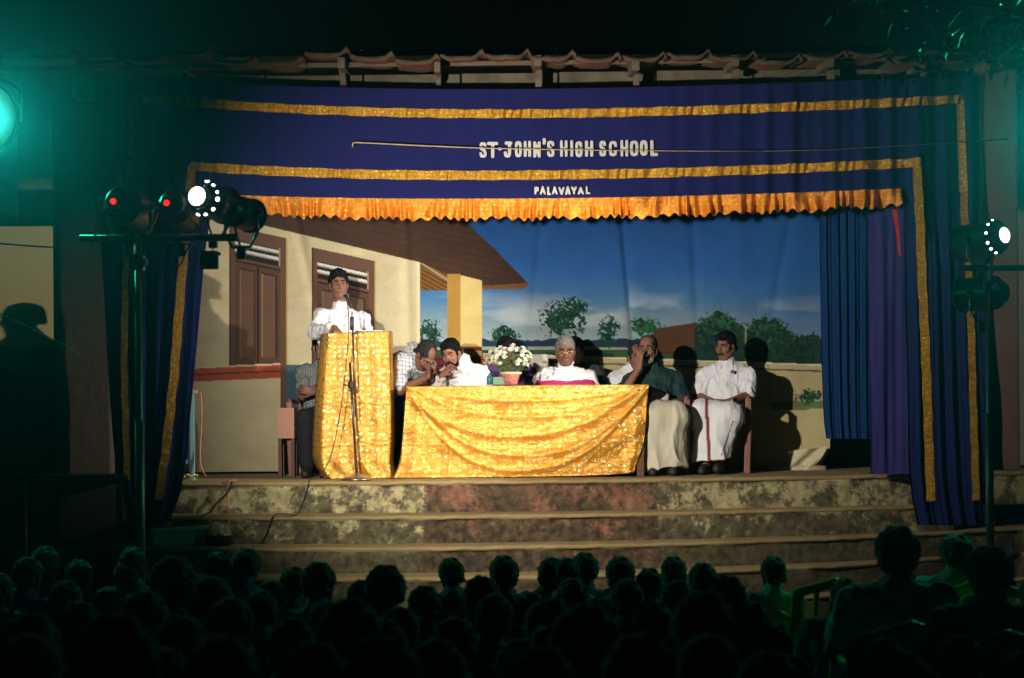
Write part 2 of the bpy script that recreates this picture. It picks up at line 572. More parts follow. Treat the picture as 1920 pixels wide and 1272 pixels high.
# stage house: back wall, side pillars, wall beam
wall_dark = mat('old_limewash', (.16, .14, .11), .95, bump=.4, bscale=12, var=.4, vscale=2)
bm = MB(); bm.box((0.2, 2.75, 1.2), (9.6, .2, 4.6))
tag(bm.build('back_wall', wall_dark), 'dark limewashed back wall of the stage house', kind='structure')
pill_l = MB()
a, c_ = W(98, 400, .35), W(205, 400, .35)
pill_l.box(((a.x + c_.x) / 2, .55, 1.1), (c_.x - a.x, .4, 4.5), bev=.02)
tag(pill_l.build('pillar', mat('brown_plaster', (.075, .045, .034), .9, bump=.4, bscale=16, var=.35, vscale=3)),
    'dark brown plaster pillar at the left end of the stage', 'pillar')
pill_r = MB()
a, c_ = W(1822, 400, .3), W(1888, 400, .3)
pill_r.box(((a.x + c_.x) / 2, .09, 1.75), (c_.x - a.x, .4, 3.4), bev=.02)
tag(pill_r.build('pillar', mat('pink_plaster', (.20, .10, .09), .9, bump=.3, bscale=16, var=.3, vscale=3)),
    'faded pink plaster pillar behind the right hand curtain', 'pillar')
# side wall left, lit by the right lamp
sw = MB()
a, c_ = W(-260, 500, 2.2), W(107, 500, 2.2)
zt = W(50, 424, 2.2).z
sw.box(((a.x + c_.x) / 2, 2.3, (zt - .2) / 2 + .0), (c_.x - a.x, .12, zt + .2), bev=.004)
sidewall = sw.build('side_wall', mat('cream_distemper', (.60, .50, .22), .9, bump=.25, bscale=9, var=.14, vscale=2.5))
tag(sidewall, 'cream painted side wall beyond the brown pillar at far left', 'wall')
wire = MB(); wire.tube([W(-30, 454, 2.2), W(30, 459, 2.2), W(70, 462, 2.2), W(100, 464, 2.2)], .006)
tag(wire.build('wall_cable', mat('black_rubber', (.02, .02, .02), .6)), 'thin dark cable running across the cream side wall', 'cable')
# black crate (loudspeaker box) before the side wall
bx_ = empty('loudspeaker_box', W(50, 900, .9), 0, 'big black loudspeaker cabinet below the cream side wall at far left', 'loudspeaker')
bx_.location.z = 0
black_box = mat('black_vinyl', (.018, .018, .02), .65, bump=.3, bscale=120)
q = MB(); q.box((-.12, 0, .56), (.95, .55, 1.12), bev=.015); q.build('cabinet', black_box, bx_)
q = MB(); q.box((-.12, -.285, .56), (.86, .012, 1.02), bev=.004); q.build('grille', mat('speaker_cloth', (.028, .03, .03), .9, bump=.6, bscale=260), bx_)
for zz in (.32, .78):
    q = MB(); q.lathe([(.17, 0), (.17, .012), (.15, .018), (.145, .006), (.06, -.0), (0, .015)], Matrix.Translation((-.12, -.292, zz)) @ Matrix.Rotation(rad(90), 4, 'X'))
    q.build('speaker_ring', black_box, bx_, True)

stand_grey = mat('grey_pipe', (.20, .20, .19), .5, .5)
dt = empty('side_table', (W(60, 900, -.3).x, -.05, GZ), 0, 'dark table standing in shadow at the lower left', 'table')
dark_w = mat('dark_stained_wood', (.03, .022, .016), .6, var=.3, vscale=6)
th_ = W(60, 893, -.3).z - GZ
q = MB(); q.box((0, 0, th_ - .02), (1.5, .6, .04), bev=.005); q.build('table_top', dark_w, dt)
for sx in (-1, 1):
    for sy in (-1, 1):
        q = MB(); q.box((sx * .70, sy * .26, (th_ - .04) / 2), (.05, .05, th_ - .04), bev=.004); q.build('leg', dark_w, dt)
q = MB(); q.box((0, .2, th_ - .42), (1.36, .02, .72), bev=.003); q.build('dark_cover_panel', dark_w, dt)  # dark panel added to hide the lit riser behind the table
q = MB(); q.tube([(-.045, -.27, .04), (-.05, -.27, th_ - .05)], .012, 8); q.build('brace', stand_grey, dt, True)

# =================================================================== ROOF EAVE
tile_m = mat('clay_tile', (.17, .070, .030), .85, bump=.5, bscale=20, var=.5, vscale=7)
dust_m = mat('dusty_tile', (.062, .052, .034), .95, bump=.6, bscale=25, var=.6, vscale=10)
timber_m = mat('grey_timber', (.12, .09, .06), .9, bump=.5, bscale=18, var=.5, vscale=6, stretch=(1, 1, 3))
beam_m = mat('mouldy_plaster', (.10, .085, .055), .95, bump=.6, bscale=14, var=.75, vscale=9)
roof = empty('tiled_roof', (0, 0, 3.2)); tag(roof, 'old clay tiled eave on timber rafters above the blue valance', 'roof')
inv = Matrix.Translation((0, 0, -3.2))


def inroof(v):
    return inv @ Vector(v)


bz0, bz1 = W(1000, 166, .2).z, W(1000, 137, .2).z
for xa in np.arange(-3.6, 4.4, .8):
    q = MB(); dz = .01 * math.sin(xa * 7)
    q.box(inroof((xa + .4, .3, (bz0 + bz1) / 2 - .03 + dz)), (.785, .25, bz1 - bz0 + .06), bev=.008)
    q.build('beam_block', beam_m, roof)


def tile_mesh(seed):
    w = 85 / 236.0
    u = np.linspace(0, 1, 15); vv = np.linspace(0, 1, 6)
    U, V = np.meshgrid(u, vv)
    r = np.random.default_rng(seed)
    bump = .046 * np.clip(1 - np.abs(U - .91) / .09, 0, 1) * (.8 + .3 * (1 - V)) + .010 * np.exp(-((U - .06) / .08) ** 2)
    pan = -.014 * np.sin(np.pi * np.clip(U / .9, 0, 1)) * (1 - .3 * V)
    Z = bump + pan + .006 * vnoise(np.stack([U * 6, V * 6, 0 * U + seed], -1))
    Y = V * .80 + .012 * np.sin(U * 9 + seed)
    Z = Z + Y * .05
    top = np.stack([U * w, Y, Z], -1); bot = top.copy(); bot[..., 2] -= .022
    R, C = U.shape
    Vv = np.concatenate([top.reshape(-1, 3), bot.reshape(-1, 3)])
    N = R * C; idx = np.arange(N).reshape(R, C); Fs = []
    for i in range(R - 1):
        for j in range(C - 1):
            Fs.append((idx[i, j], idx[i, j + 1], idx[i + 1, j + 1], idx[i + 1, j]))
            Fs.append((N + idx[i, j], N + idx[i + 1, j], N + idx[i + 1, j + 1], N + idx[i, j + 1]))
    for j in range(C - 1):
        Fs.append((idx[0, j], N + idx[0, j], N + idx[0, j + 1], idx[0, j + 1]))
        Fs.append((idx[-1, j], idx[-1, j + 1], N + idx[-1, j + 1], N + idx[-1, j]))
    for i in range(R - 1):
        Fs.append((idx[i, 0], idx[i + 1, 0], N + idx[i + 1, 0], N + idx[i, 0]))
        Fs.append((idx[i, -1], N + idx[i, -1], N + idx[i + 1, -1], idx[i + 1, -1]))
    me = bpy.data.meshes.new('tile'); me.from_pydata([tuple(p) for p in Vv], [], Fs); me.materials.append(tile_m); me.materials.append(dust_m)
    me.polygons.foreach_set('material_index', np.array([0 if (len(Fs) > 0 and k < 2 * (R - 1) * (C - 1) and k % 2 == 1) else 1 for k in range(len(Fs))], np.int32))
    me.polygons.foreach_set('use_smooth', np.ones(len(me.polygons), bool))
    return me


tms = [tile_mesh(s) for s in range(5)]
for i, px in enumerate(range(60, 1990, 85)):
    t = bpy.data.objects.new('roof_tile', tms[i % 5]); COL.objects.link(t); t.parent = roof
    p = W(px, 104 + 6 * math.sin(i * 1.7) + (3 if i % 3 else -2), -.45)
    t.location = inroof(p); t.rotation_euler = (rad(random.uniform(-1, 1)), rad(random.uniform(-2.2, 2.2)), rad(random.uniform(-1.5, 1.5)))
for px, w_, y0, y1 in ((345, 10, 112, 150), (640, 12, 108, 150), (820, 10, 116, 148), (1008, 13, 104, 160), (1192, 12, 112, 150), (1378, 13, 104, 136), (1556, 13, 106, 152), (1730, 10, 110, 150), (1870, 10, 112, 155)):
    a, c_ = W(px, y0, -.40), W(px, y1, -.05)
    q = MB()
    wd = w_ / 236 * 1.15
    q.box(inroof(((a.x), .05, a.z - .02)), (wd, .95, .085), Matrix.Rotation(rad(3), 3, 'X'), bev=.006)
    q.build('rafter', timber_m, roof)
    q = MB(); q.box(inroof((c_.x + .01, -.02, (a.z + c_.z) / 2 - .03)), (wd * .85, .09, abs(a.z - c_.z) + .03), Matrix.Rotation(rad(random.uniform(-6, 6)), 3, 'Y'), bev=.006)
    q.build('strut', timber_m, roof)
q = MB(); a = W(960, 116, -.2)
q.box(inroof((.2, -.12, a.z + .0)), (8.6, .05, .035), Matrix.Rotation(rad(-.2), 3, 'Y'), bev=.005); q.build('batten', timber_m, roof)
q = MB(); q.box(inroof((.2, 2.0, 3.62)), (9.4, 3.2, .05), Matrix.Rotation(rad(3), 3, 'X')); q.build('roof_boarding', timber_m, roof)

# =================================================================== PAINTED BACKDROP
def poly_mask(PX, PY, pts):
    inside = np.zeros(PX.shape, bool)
    j = len(pts) - 1
    for i in range(len(pts)):
        xi, yi = pts[i]; xj, yj = pts[j]
        if yi != yj:
            c = ((yi > PY) != (yj > PY)) & (PX < (xj - xi) * (PY - yi) / (yj - yi) + xi)
            inside ^= c
        j = i
    return inside


BD_Y = 1.72
pxs = np.arange(300, 1662, 1.55); pys = np.arange(372, 893, 1.55)
PX, PY = np.meshgrid(pxs, pys)
nz = lambda sx, sy, o, z=0.0: fbm(np.stack([PX * sx, PY * sy, 0 * PX + z], -1), o)
K = 1.05
IM = np.zeros(PX.shape + (3,))


def put(mask, col, k=1.0):
    mk = np.asarray(mask, float)[..., None] * k
    IM[:] = IM * (1 - mk) + np.asarray(col) * mk


t = np.clip((PY - 400) / 240, 0, 1)
stops = [(0, (28, 68, 124)), (.45, (42, 92, 156)), (.68, (68, 114, 156)), (.84, (114, 138, 150)), (1, (138, 152, 156))]
for ch in range(3):
    IM[..., ch] = np.interp(t, [s[0] for s in stops], [lin(*s[1], K)[ch] for s in stops])
cl = np.clip((nz(.008, .035, 4, 3) + .15) * 1.4, 0, 1) * np.clip((PY - 545) / 40, 0, 1) * np.clip((660 - PY) / 20, 0, 1)
put(cl, lin(168, 178, 182, K), .75)
cl = np.clip((nz(.012, .03, 4, 9) - .1) * 2.2, 0, 1) * np.exp(-((PY - 575) / 28) ** 2) * (PX > 1180) * (PX < 1330)
put(cl, lin(150, 170, 190, K), .6)
# right part of the sky is deeper blue
put(np.clip((PX - 1290) / 200, 0, 1), lin(38, 86, 148, K), .55)
hill = 640 - 5 * np.abs(nz(.03, 0, 3, 5)) + (PX - 900) * -.006
put((PY > hill) & (PX > 785), lin(30, 48, 72, K))
put((PY > 648) & (PX > 785), lin(40, 62, 62, K))
put((PY > 651 + 2 * nz(.03, .1, 2)) & (PY < 657) & (PX > 785), lin(140, 146, 132, K))
put((PY > 657) & (PX > 785), lin(24, 58, 46, K))
put((PY > 657) & (PX > 785) & (nz(.03, .2, 3, 8) > .2), lin(52, 84, 48, K))


def tree(cx, cy, rx, ry, base=(24, 62, 50), z=0.0):
    d = ((PX - cx) / rx) ** 2 + ((PY - cy) / ry) ** 2
    mk = d + .55 * nz(.10, .10, 2, z) + .75 * nz(.33, .33, 3, z + 2) < .8
    put(mk, lin(*base, K))
    put(mk & (nz(.34, .34, 2, z + 4) > .12), lin(base[0] + 16, base[1] + 24, base[2] + 12, K), .7)
    put(mk & (nz(.26, .26, 3, z + 8) > .22), lin(base[0] * .5, base[1] * .5, base[2] * .6, K), .8)


hedge = 612 + 14 * nz(.02, 0, 3, 2) - 22 * np.exp(-((PX - 1350) / 40) ** 2) - 16 * np.exp(-((PX - 1420) / 26) ** 2) + 16 * np.clip((PX - 1440) / 60, 0, 1)
mk = (PX > 1300 + 8 * nz(.0, .08, 2)) & (PY > hedge + 5 * nz(.12, .12, 2) + 6 * nz(.4, .4, 2, 3))
put(mk, lin(28, 54, 46, K)); put(mk & (nz(.33, .33, 3, 6) + (625 - PY) / 60 > .25), lin(44, 98, 58, K), .8); put(mk & (nz(.2, .2, 3, 12) > .2), lin(12, 34, 30, K), .8)
tree(1055, 598, 40, 34, z=1); tree(1078, 573, 22, 15, z=2); tree(1140, 616, 20, 22, z=3); tree(1212, 612, 26, 17, (30, 82, 48), z=4)
tree(945, 630, 26, 17, z=5); tree(806, 624, 20, 26, z=6); tree(1140, 640, 13, 14, z=7)
hut = poly_mask(PX, PY, [(1186, 668), (1232, 616), (1305, 605), (1302, 668)])
put(hut, lin(88, 58, 40, K)); put(hut & (((PY + .18 * (PX - 1186)) % 7) < 1.8), lin(58, 38, 28, K), .8)
put((np.abs(PX - 1398) < 1.6) & (PY > 612) & (PY < 675), lin(150, 140, 120, K), .7)
put(poly_mask(PX, PY, [(1398, 648), (1410, 640), (1411, 643), (1398, 652)]), lin(130, 120, 100, K), .6)
# boundary wall and yard
wt = 662 + (PX - 905) * .034
put((PY > wt) & (PX > 905), lin(176, 164, 122, K))
put((PY > wt + 11) & (PY < wt + 14.5) & (PX > 905), lin(98, 90, 66, K))
put((PY > wt) & (PY < wt + 2.5) & (PX > 905), lin(205, 200, 170, K))
put((np.abs(PX - 1440) < 1.5) & (PY > wt + 2) & (PX > 905), lin(110, 102, 78, K), .5)
put((PY > 762 + 3 * nz(.05, .05, 2)) & (PX > 905), lin(188, 176, 128, K))
g = (PY > 752 + 4 * nz(.06, .02, 2)) & (PY < 768 + 4 * nz(.04, .02, 2, 3)) & (PX > 1445)
put(g, lin(70, 92, 62, K), .8)
tree(1517, 744, 24, 14, (26, 70, 50), z=11)
# house
wallc = lin(186, 175, 142, K)
top = 408 + (PX - 430) * (492 - 408) / (787 - 430)
house = (PX < 787) & (PY > top)
put(house, wallc)
put(house & (nz(.006, .02, 3, 31) > .25), lin(176, 164, 128, K), .6)
put((PX >= 781) & (PX < 787) & (PY > top), lin(205, 198, 160, K), .6)
under = poly_mask(PX, PY, [(787, 492), (905, 540), (838, 545), (787, 545)])
put(under, lin(112, 76, 36, K)); put(under & (((PX * .55 - PY * 1.0) % 8) < 2.6), lin(62, 40, 24, K), .9)
roofp = poly_mask(PX, PY, [(300, 372), (860, 372), (868, 412), (930, 470), (992, 534), (978, 542), (905, 541), (787, 492), (430, 408), (300, 377)])
put(roofp, lin(72, 50, 38, K))
put(roofp & (((PX * .95 + PY * .75) % 6.4) < 2.2), lin(42, 29, 24, K), .85)
put(roofp & (((PY - PX * .23) % 13) < 2.0), lin(40, 28, 22, K), .6)
put(roofp & (nz(.02, .03, 3, 21) > .1), lin(56, 38, 30, K), .5)
put(poly_mask(PX, PY, [(905, 536), (992, 531), (992, 536), (978, 543), (905, 543)]), lin(112, 78, 48, K), .8)
put(poly_mask(PX, PY, [(787, 494), (793, 494), (838, 522), (838, 527)]), lin(160, 150, 130, K), .7)
put((PX > 838) & (PX < 863) & (PY > 514) & (PY < 660), lin(160, 122, 56, K))
put((PX >= 863) & (PX < 904) & (PY > 516 + (PX - 863) * .25) & (PY < 660), lin(192, 172, 112, K))
put((PX > 838) & (PX < 904) & (PY > 651) & (PY < 658), lin(112, 48, 42, K))
put((PX > 838) & (PX < 904) & (PY > 658) & (PY < 667), lin(170, 150, 96, K))
put((PX > 787) & (PX < 906) & (PY > 667), lin(120, 58, 52, K))
put((PX > 787) & (PX < 906) & (PY > 673) & ((PY % 12) < 3), lin(70, 36, 36, K))


def door(x0, yl, x1, yr, yb):
    sl = (yr - yl) / (x1 - x0); yy = PY - sl * (PX - x0)
    f = (PX > x0) & (PX < x1) & (yy > yl) & (PY < yb)
    put((PX > x1 - 1) & (PX < x1 + 2.5) & (yy > yl) & (PY < yb), lin(176, 142, 62, K), .8)
    put(f, lin(94, 68, 56, K))
    ix0, ix1 = x0 + 11, x1 - 14
    tr = (PX > ix0) & (PX < ix1) & (yy > yl + 24) & (yy < yl + 56)
    put(tr, lin(34, 28, 26, K))
    for o in (26, 39):
        put((PX > ix0) & (PX < ix1) & (yy > yl + o) & (yy < yl + o + 7.5), lin(196, 194, 188, K))
        put((PX > ix0) & (PX < ix1) & (yy > yl + o + 5) & (yy < yl + o + 7.5), lin(120, 116, 112, K))
    put((PX > ix1) & (PX < ix1 + 3) & (yy > yl + 22) & (yy < yl + 56), lin(150, 122, 96, K))
    pn = (PX > ix0) & (PX < ix1 + 3) & (yy > yl + 62)
    put(pn & (PY < yb), lin(84, 60, 49, K))
    mid = (ix0 + ix1) / 2 + 2
    for (a, b_) in ((ix0 + 8, mid - 6), (mid + 6, ix1 - 4)):
        yb2 = yb - 22
        put((PX > a) & (PX < b_) & (yy > yl + 74) & (PY < yb2), lin(98, 72, 58, K))
        put((PX > a) & (PX < a + 2.4) & (yy > yl + 74) & (PY < yb2), lin(132, 104, 80, K))
        put((PX > b_ - 2.6) & (PX < b_) & (yy > yl + 74) & (PY < yb2), lin(44, 32, 28, K))
        put((PX > a) & (PX < b_) & (yy > yl + 74) & (yy < yl + 76.8), lin(46, 34, 30, K))
    put((PX > mid - 1.4) & (PX < mid + 1.4) & (yy > yl + 62) & (PY < yb), lin(40, 28, 26, K))
    put((PX > ix0) & (PX < ix1 + 2) & (yy > yl + 61) & (yy < yl + 64.5), lin(46, 32, 28, K))
    put((PX < x0 + 2) & f, lin(60, 42, 36, K))


door(430, 424, 537, 447, 693); put((PX > 525) & (PX < 537) & (PY >= 690), lin(94, 68, 56, K)); door(585, 464, 703, 490, 905)
sk = (PX < 526) & (PY > 691 - (PX - 367) * .045) & (PY < 716 - (PX - 367) * .045)
put(sk, lin(158, 78, 56, K)); put((PX < 526) & (np.abs(PY - (703 - (PX - 367) * .045)) < 1.4), lin(98, 50, 40, K))
put((PX < 526) & (np.abs(PY - (690 - (PX - 367) * .045)) < 1.5), lin(200, 180, 150, K))
put((PX > 537) & (PX < 585) & (PY > 685), lin(58, 84, 98, K))
put((PX > 703) & (PX < 787) & (PY > 685), lin(58, 84, 98, K))
IM *= (1 + .07 * nz(.04, .05, 3, 41) + .05 * nz(.3, .3, 2, 43))[..., None]
IM = np.clip(IM, .002, .85)
# cloth: soft vertical folds, a sagging hem, a torn lower right corner
fold = .010 * np.sin(PX / 62 + .8 * np.sin(PY / 190)) + .006 * np.sin(PX / 23 + 1.3 * np.sin(PX / 120) + PY / 160)
fold += .030 * np.exp(-((PX - 1168 - (PY - 420) * .09) / 7) ** 2) + .018 * np.exp(-((PX - 556 - (PY - 420) * .22) / 9) ** 2)
fold += .018 * np.exp(-((PX - 1300 - (PY - 420) * .05) / 9) ** 2) + .014 * np.exp(-((PX - 1480 + (PY - 420) * .18) / 10) ** 2)
fold += .016 * np.exp(-((PX - 1015 + (PY - 420) * .1) / 8) ** 2) + .02 * np.exp(-((PX - 760 - (PY - 420) * .03) / 9) ** 2)
PXc = np.where(PY > 800, np.minimum(PX, np.interp(PY, [800, 801, 840, 885, 893], [1662, 1556, 1556, 1532, 1530])), PX)
P = Wn(PXc, PY, BD_Y)
P[..., 1] += fold
P[..., 2] = np.maximum(P[..., 2], .02)
backdrop = grid_obj('painted_backdrop', P, attr_mat('backdrop_paint'), None, True, IM)
tag(backdrop, 'painted cloth backdrop showing a tiled house, blue sky and trees', 'backdrop')
q = MB(); q.tube([W(1440, 881, 1.66), W(1500, 880, 1.66), W(1548, 879, 1.66)], [.03, .034, .03], 10); q.build('bottom_roll', mat('unpainted_canvas', (.62, .55, .36), .9, bump=.5, bscale=40), backdrop, True)
xs = np.linspace(0, 1, 14); ys = np.linspace(0, 1, 10); XX, YY = np.meshgrid(xs, ys)
pp = Wn(1478 + XX * 74 - 26 * YY * XX, 838 + YY * 44 + 0 * XX + 8 * (1 - XX) * (1 - YY), 1.62)
pp[..., 1] += .03 * np.sin(XX * 9 + YY * 5) + .03 * YY
grid_obj('loose_corner', pp, MATS['unpainted_canvas'], backdrop)

# =================================================================== CURTAINS AND VALANCE
blue_m = mat('royal_blue_cloth', (.012, .013, .078), .9, bump=.2, bscale=220, spec=.08)
violet_m = mat('violet_blue_cloth', (.034, .025, .130), .9, bump=.2, bscale=220, spec=.08)
teal_m = mat('deep_blue_cloth', (.008, .032, .115), .9, bump=.2, bscale=220, spec=.08)
band_m = brocade('gold_satin_band', (.42, .20, .010), (.95, .55, .05), 34, .38, .6, .9)
fringe_m = brocade('orange_satin', (.72, .21, .008), (1.0, .52, .07), 30, .34, .55, .8)
letter_m = mat('white_felt', (.50, .49, .46), .9, bump=.3, bscale=200, var=.08, vscale=20)


def curve(pts, deg=3):
    xs, ys = zip(*pts)
    c = np.polyfit(np.array(xs) / 1000, ys, min(deg, len(pts) - 1))
    return lambda x: np.polyval(c, np.asarray(x) / 1000)


v_top = curve([(160, 140), (400, 155), (640, 165), (960, 166), (1280, 163), (1560, 152), (1840, 142)])
v_outer = curve([(250, 184), (400, 197), (640, 209), (900, 213), (1280, 210), (1560, 198), (1806, 186)])
v_inner = curve([(360, 313), (500, 320), (640, 327), (960, 329), (1280, 324), (1500, 316), (1722, 305)])
v_hem = curve([(430, 369), (640, 375), (960, 376), (1280, 372), (1500, 364), (1692, 357)])
VAL_Y = -.18


def fold_fn(px, py):
    a = np.interp(px, [150, 300, 450, 700, 1200, 1400, 1600, 1850], [.034, .030, .014, .004, .004, .013, .026, .034])
    ph = px / 8.6 + 1.7 * np.sin(px / 71) + .9 * np.sin(px / 29)
    f = a * (np.sin(ph) * .75 + .35 * np.sin(px / 19 + 2) + .2 * np.sin(px / 4.1))
    f = f + .012 * np.sin(px / 150 + py / 90) + .004 * np.sin(px / 40 - py / 33)
    return f * np.interp(py, [150, 260, 380], [.7, 1, 1.15])


val = empty('stage_valance', (0, VAL_Y, 2.6)); tag(val, 'blue cloth valance with gold bands and the school name in white', 'valance')
OFF = np.array([0, VAL_Y, 2.6])


def cloth_px(name, PXg, PYg, y, m, parent, off, dy=0.0, extra=None):
    P = Wn(PXg, PYg, y)
    P[..., 1] += fold_fn(PXg, PYg) + dy
    if extra is not None: P[..., 1] += extra
    return grid_obj(name, P - off, m, parent)


u = np.arange(176, 1838, 2.2); v = np.linspace(0, 1, 46)
U, V = np.meshgrid(u, v)
bottom = np.where((u > 400) & (u < 1696), v_hem(u) + 3, np.where(u <= 400, v_hem(400) + 3, v_hem(1696) + 3))
PYg = v_top(U) + (bottom[None, :] - v_top(U)) * V
cloth_px('valance_cloth', U, PYg, VAL_Y, blue_m, val, OFF)


def hband(name, x0, x1, fc, hw, parent):
    u = np.arange(x0, x1, 1.6); v = np.linspace(-1, 1, 7); U, V = np.meshgrid(u, v)
    ex = .011 * np.sin(U / 3.4 + 2.4 * np.sin(U / 17) + V * .5) * (.35 + .65 * (vnoise(np.stack([U / 22, 0 * U, 0 * U + x0], -1)) > -.1)) + .0035 * vnoise(np.stack([U / 5, V * 1.2, 0 * U + x0], -1)) + .003 * vnoise(np.stack([U / 2.3, V, 0 * U], -1))
    return cloth_px(name, U, fc(U) + V * hw + .6 * np.sin(U / 13) * V, VAL_Y, band_m, parent, OFF, -.022, ex)


hband('gold_band', 252, 1806, v_outer, 8.2, val)
hband('gold_band', 357, 1727, v_inner, 8.6, val)
def vband(pts, hw):
    by = np.array([p[0] for p in pts], float); bx = np.array([p[1] for p in pts], float)
    yy = np.linspace(by[0], by[-1], 60); vv = np.linspace(-1, 1, 6)
    G = np.interp(yy, by, bx)[:, None] + vv[None, :] * hw; Yb = np.repeat(yy[:, None], 6, 1)
    P = Wn(G, Yb, VAL_Y); c = fold_fn(np.interp(yy, by, bx), yy)[:, None]
    P[..., 1] += np.minimum(c, fold_fn(G, Yb)) - .012 + .003 * vnoise(np.stack([G / 4, Yb / 5, 0 * G], -1))
    grid_obj('gold_band', P - OFF, band_m, val)


vband([(184, 251), (260, 246), (372, 240)], 7); vband([(309, 361), (372, 354)], 8.5)
vband([(186, 1801), (360, 1806)], 7); vband([(303, 1718), (360, 1719)], 8.5)
# gathered orange frill
u = np.arange(448, 1691, .9); v = np.linspace(0, 1, 16); U, V = np.meshgrid(u, v)
pl = np.sin(U / 3.9 + 2.6 * np.sin(U / 23) + 1.3 * np.sin(U / 9.3) + V * 1.4 * np.sin(U / 31)) * (.007 + .028 * V)
pl += .016 * np.sin(U / 11.7 + 2 * np.sin(U / 51)) * V
pl += .010 * np.sin(U / 7.3 + 1.7 * np.sin(U / 40)) * V + .004 * vnoise(np.stack([U / 4, V * 3, 0 * U], -1))
hem_w = np.interp(u, [448, 700, 1200, 1500, 1691], [34, 38, 37, 34, 32])
PYf = v_hem(U) - 3 + V * (hem_w[None, :] + 3.2 * np.sin(U / 3.1 + 2.2 * np.sin(U / 23) + 1.1) + 2 * np.sin(U / 17))
cloth_px('gathered_frill', U, PYf, VAL_Y, fringe_m, val, OFF, -.030, -pl)

# ---- lettering: every letter its own piece of felt
STROKES = {
    'S': [[(.86, .80), (.80, .95), (.5, 1.0), (.2, .95), (.12, .78), (.2, .62), (.5, .52), (.8, .40), (.88, .22), (.8, .05), (.5, 0), (.2, .05), (.12, .22)]],
    'T': [[(0.02, 1), (.98, 1)], [(.5, 1), (.5, 0)]],
    'J': [[(.25, 1), (.92, 1)], [(.74, 1), (.74, .18), (.62, .03), (.38, 0), (.16, .06), (.10, .24)]],
    'O': [[(.5, 1), (.2, .94), (.1, .75), (.1, .25), (.2, .06), (.5, 0), (.8, .06), (.9, .25), (.9, .75), (.8, .94), (.5, 1)]],
    'H': [[(.1, 1), (.1, 0)], [(.9, 1), (.9, 0)], [(.1, .5), (.9, .5)]],
    'N': [[(.1, 0), (.1, 1)], [(.1, 1), (.9, 0)], [(.9, 0), (.9, 1)]],
    'I': [[(.5, 1), (.5, 0)]],
    'G': [[(.88, .78), (.8, .94), (.5, 1), (.2, .94), (.1, .75), (.1, .25), (.2, .06), (.5, 0), (.8, .06), (.9, .25), (.9, .5)], [(.9, .48), (.55, .48)]],
    'C': [[(.88, .74), (.8, .94), (.5, 1), (.2, .94), (.1, .75), (.1, .25), (.2, .06), (.5, 0), (.8, .06), (.88, .26)]],
    'L': [[(.15, 1), (.15, 0)], [(.15, 0), (.95, 0)]],
    'P': [[(.12, 0), (.12, 1)], [(.12, 1), (.62, 1), (.88, .88), (.88, .62), (.62, .48), (.12, .48)]],
    'A': [[(.05, 0), (.5, 1)], [(.5, 1), (.95, 0)], [(.24, .33), (.76, .33)]],
    'V': [[(.05, 1), (.5, 0)], [(.5, 0), (.95, 1)]],
    'Y': [[(.05, 1), (.5, .42)], [(.95, 1), (.5, .42)], [(.5, .42), (.5, 0)]],
    "'": [[(.5, 1.16), (.66, 1.08), (.45, .92)]],
    '.': [[(.5, .60), (.5, .62)]],
}


def letter(ch, x0, x1, ytop, ybot, th, parent):
    """felt letter whose box the photo shows at x0..x1, ytop..ybot"""
    y = VAL_Y - .030
    p0, p1 = W(x0, ybot, y), W(x1, ytop, y)
    w_, h_ = p1.x - p0.x, p1.z - p0.z
    t_ = th / 231.0 / 2
    s = SDF(.0042)
    segs = []
    for st in STROKES[ch]:
        pts = [(p0.x + t_ + (w_ - 2 * t_) * a, p0.z + t_ + (h_ - 2 * t_) * b_) for a, b_ in st]
        segs += list(zip(pts, pts[1:]))

    def f(X, Y, Z):
        d = None
        for (a, b_) in segs:
            ax, az = b_[0] - a[0], b_[1] - a[1]; L = ax * ax + az * az + 1e-12
            t = np.clip(((X - a[0]) * ax + (Z - a[1]) * az) / L, 0, 1)
            q = np.maximum(np.abs(X - a[0] - t * ax) * .55 + np.sqrt((X - a[0] - t * ax) ** 2 + (Z - a[1] - t * az) ** 2) * .45,
                           np.abs(Z - a[1] - t * az) * .55 + np.sqrt((X - a[0] - t * ax) ** 2 + (Z - a[1] - t * az) ** 2) * .45) - t_
            d = q if d is None else np.minimum(d, q)
        return np.maximum(d, np.abs(Y - y) - .006)
    s.fn(f, (p0.x - .03, y - .03, p0.z - .03), (p1.x + .03, y + .03, p1.z + .05), .0005)
    V, Fq = s.mesh()
    cx = (x0 + x1) / 2
    V[:, 1] += float(fold_fn(np.array(cx), np.array((ytop + ybot) / 2))) + .012
    o = raw('letter', V - OFF, Fq, letter_m, parent, False)
    o['label'] = 'white felt letter ' + {"'": 'apostrophe', '.': 'full stop'}.get(ch, ch)
    return o


def word(txt, spans, th, tops, bots):
    for ch, (a, b_) in zip(txt, spans):
        c = (a + b_) / 2
        letter(ch, a + random.uniform(-.5, .5), b_ + random.uniform(-.5, .5), float(np.interp(c, *tops)) + random.uniform(-1, 1), float(np.interp(c, *bots)) + random.uniform(-1, 1), th * random.uniform(.95, 1.12), val)


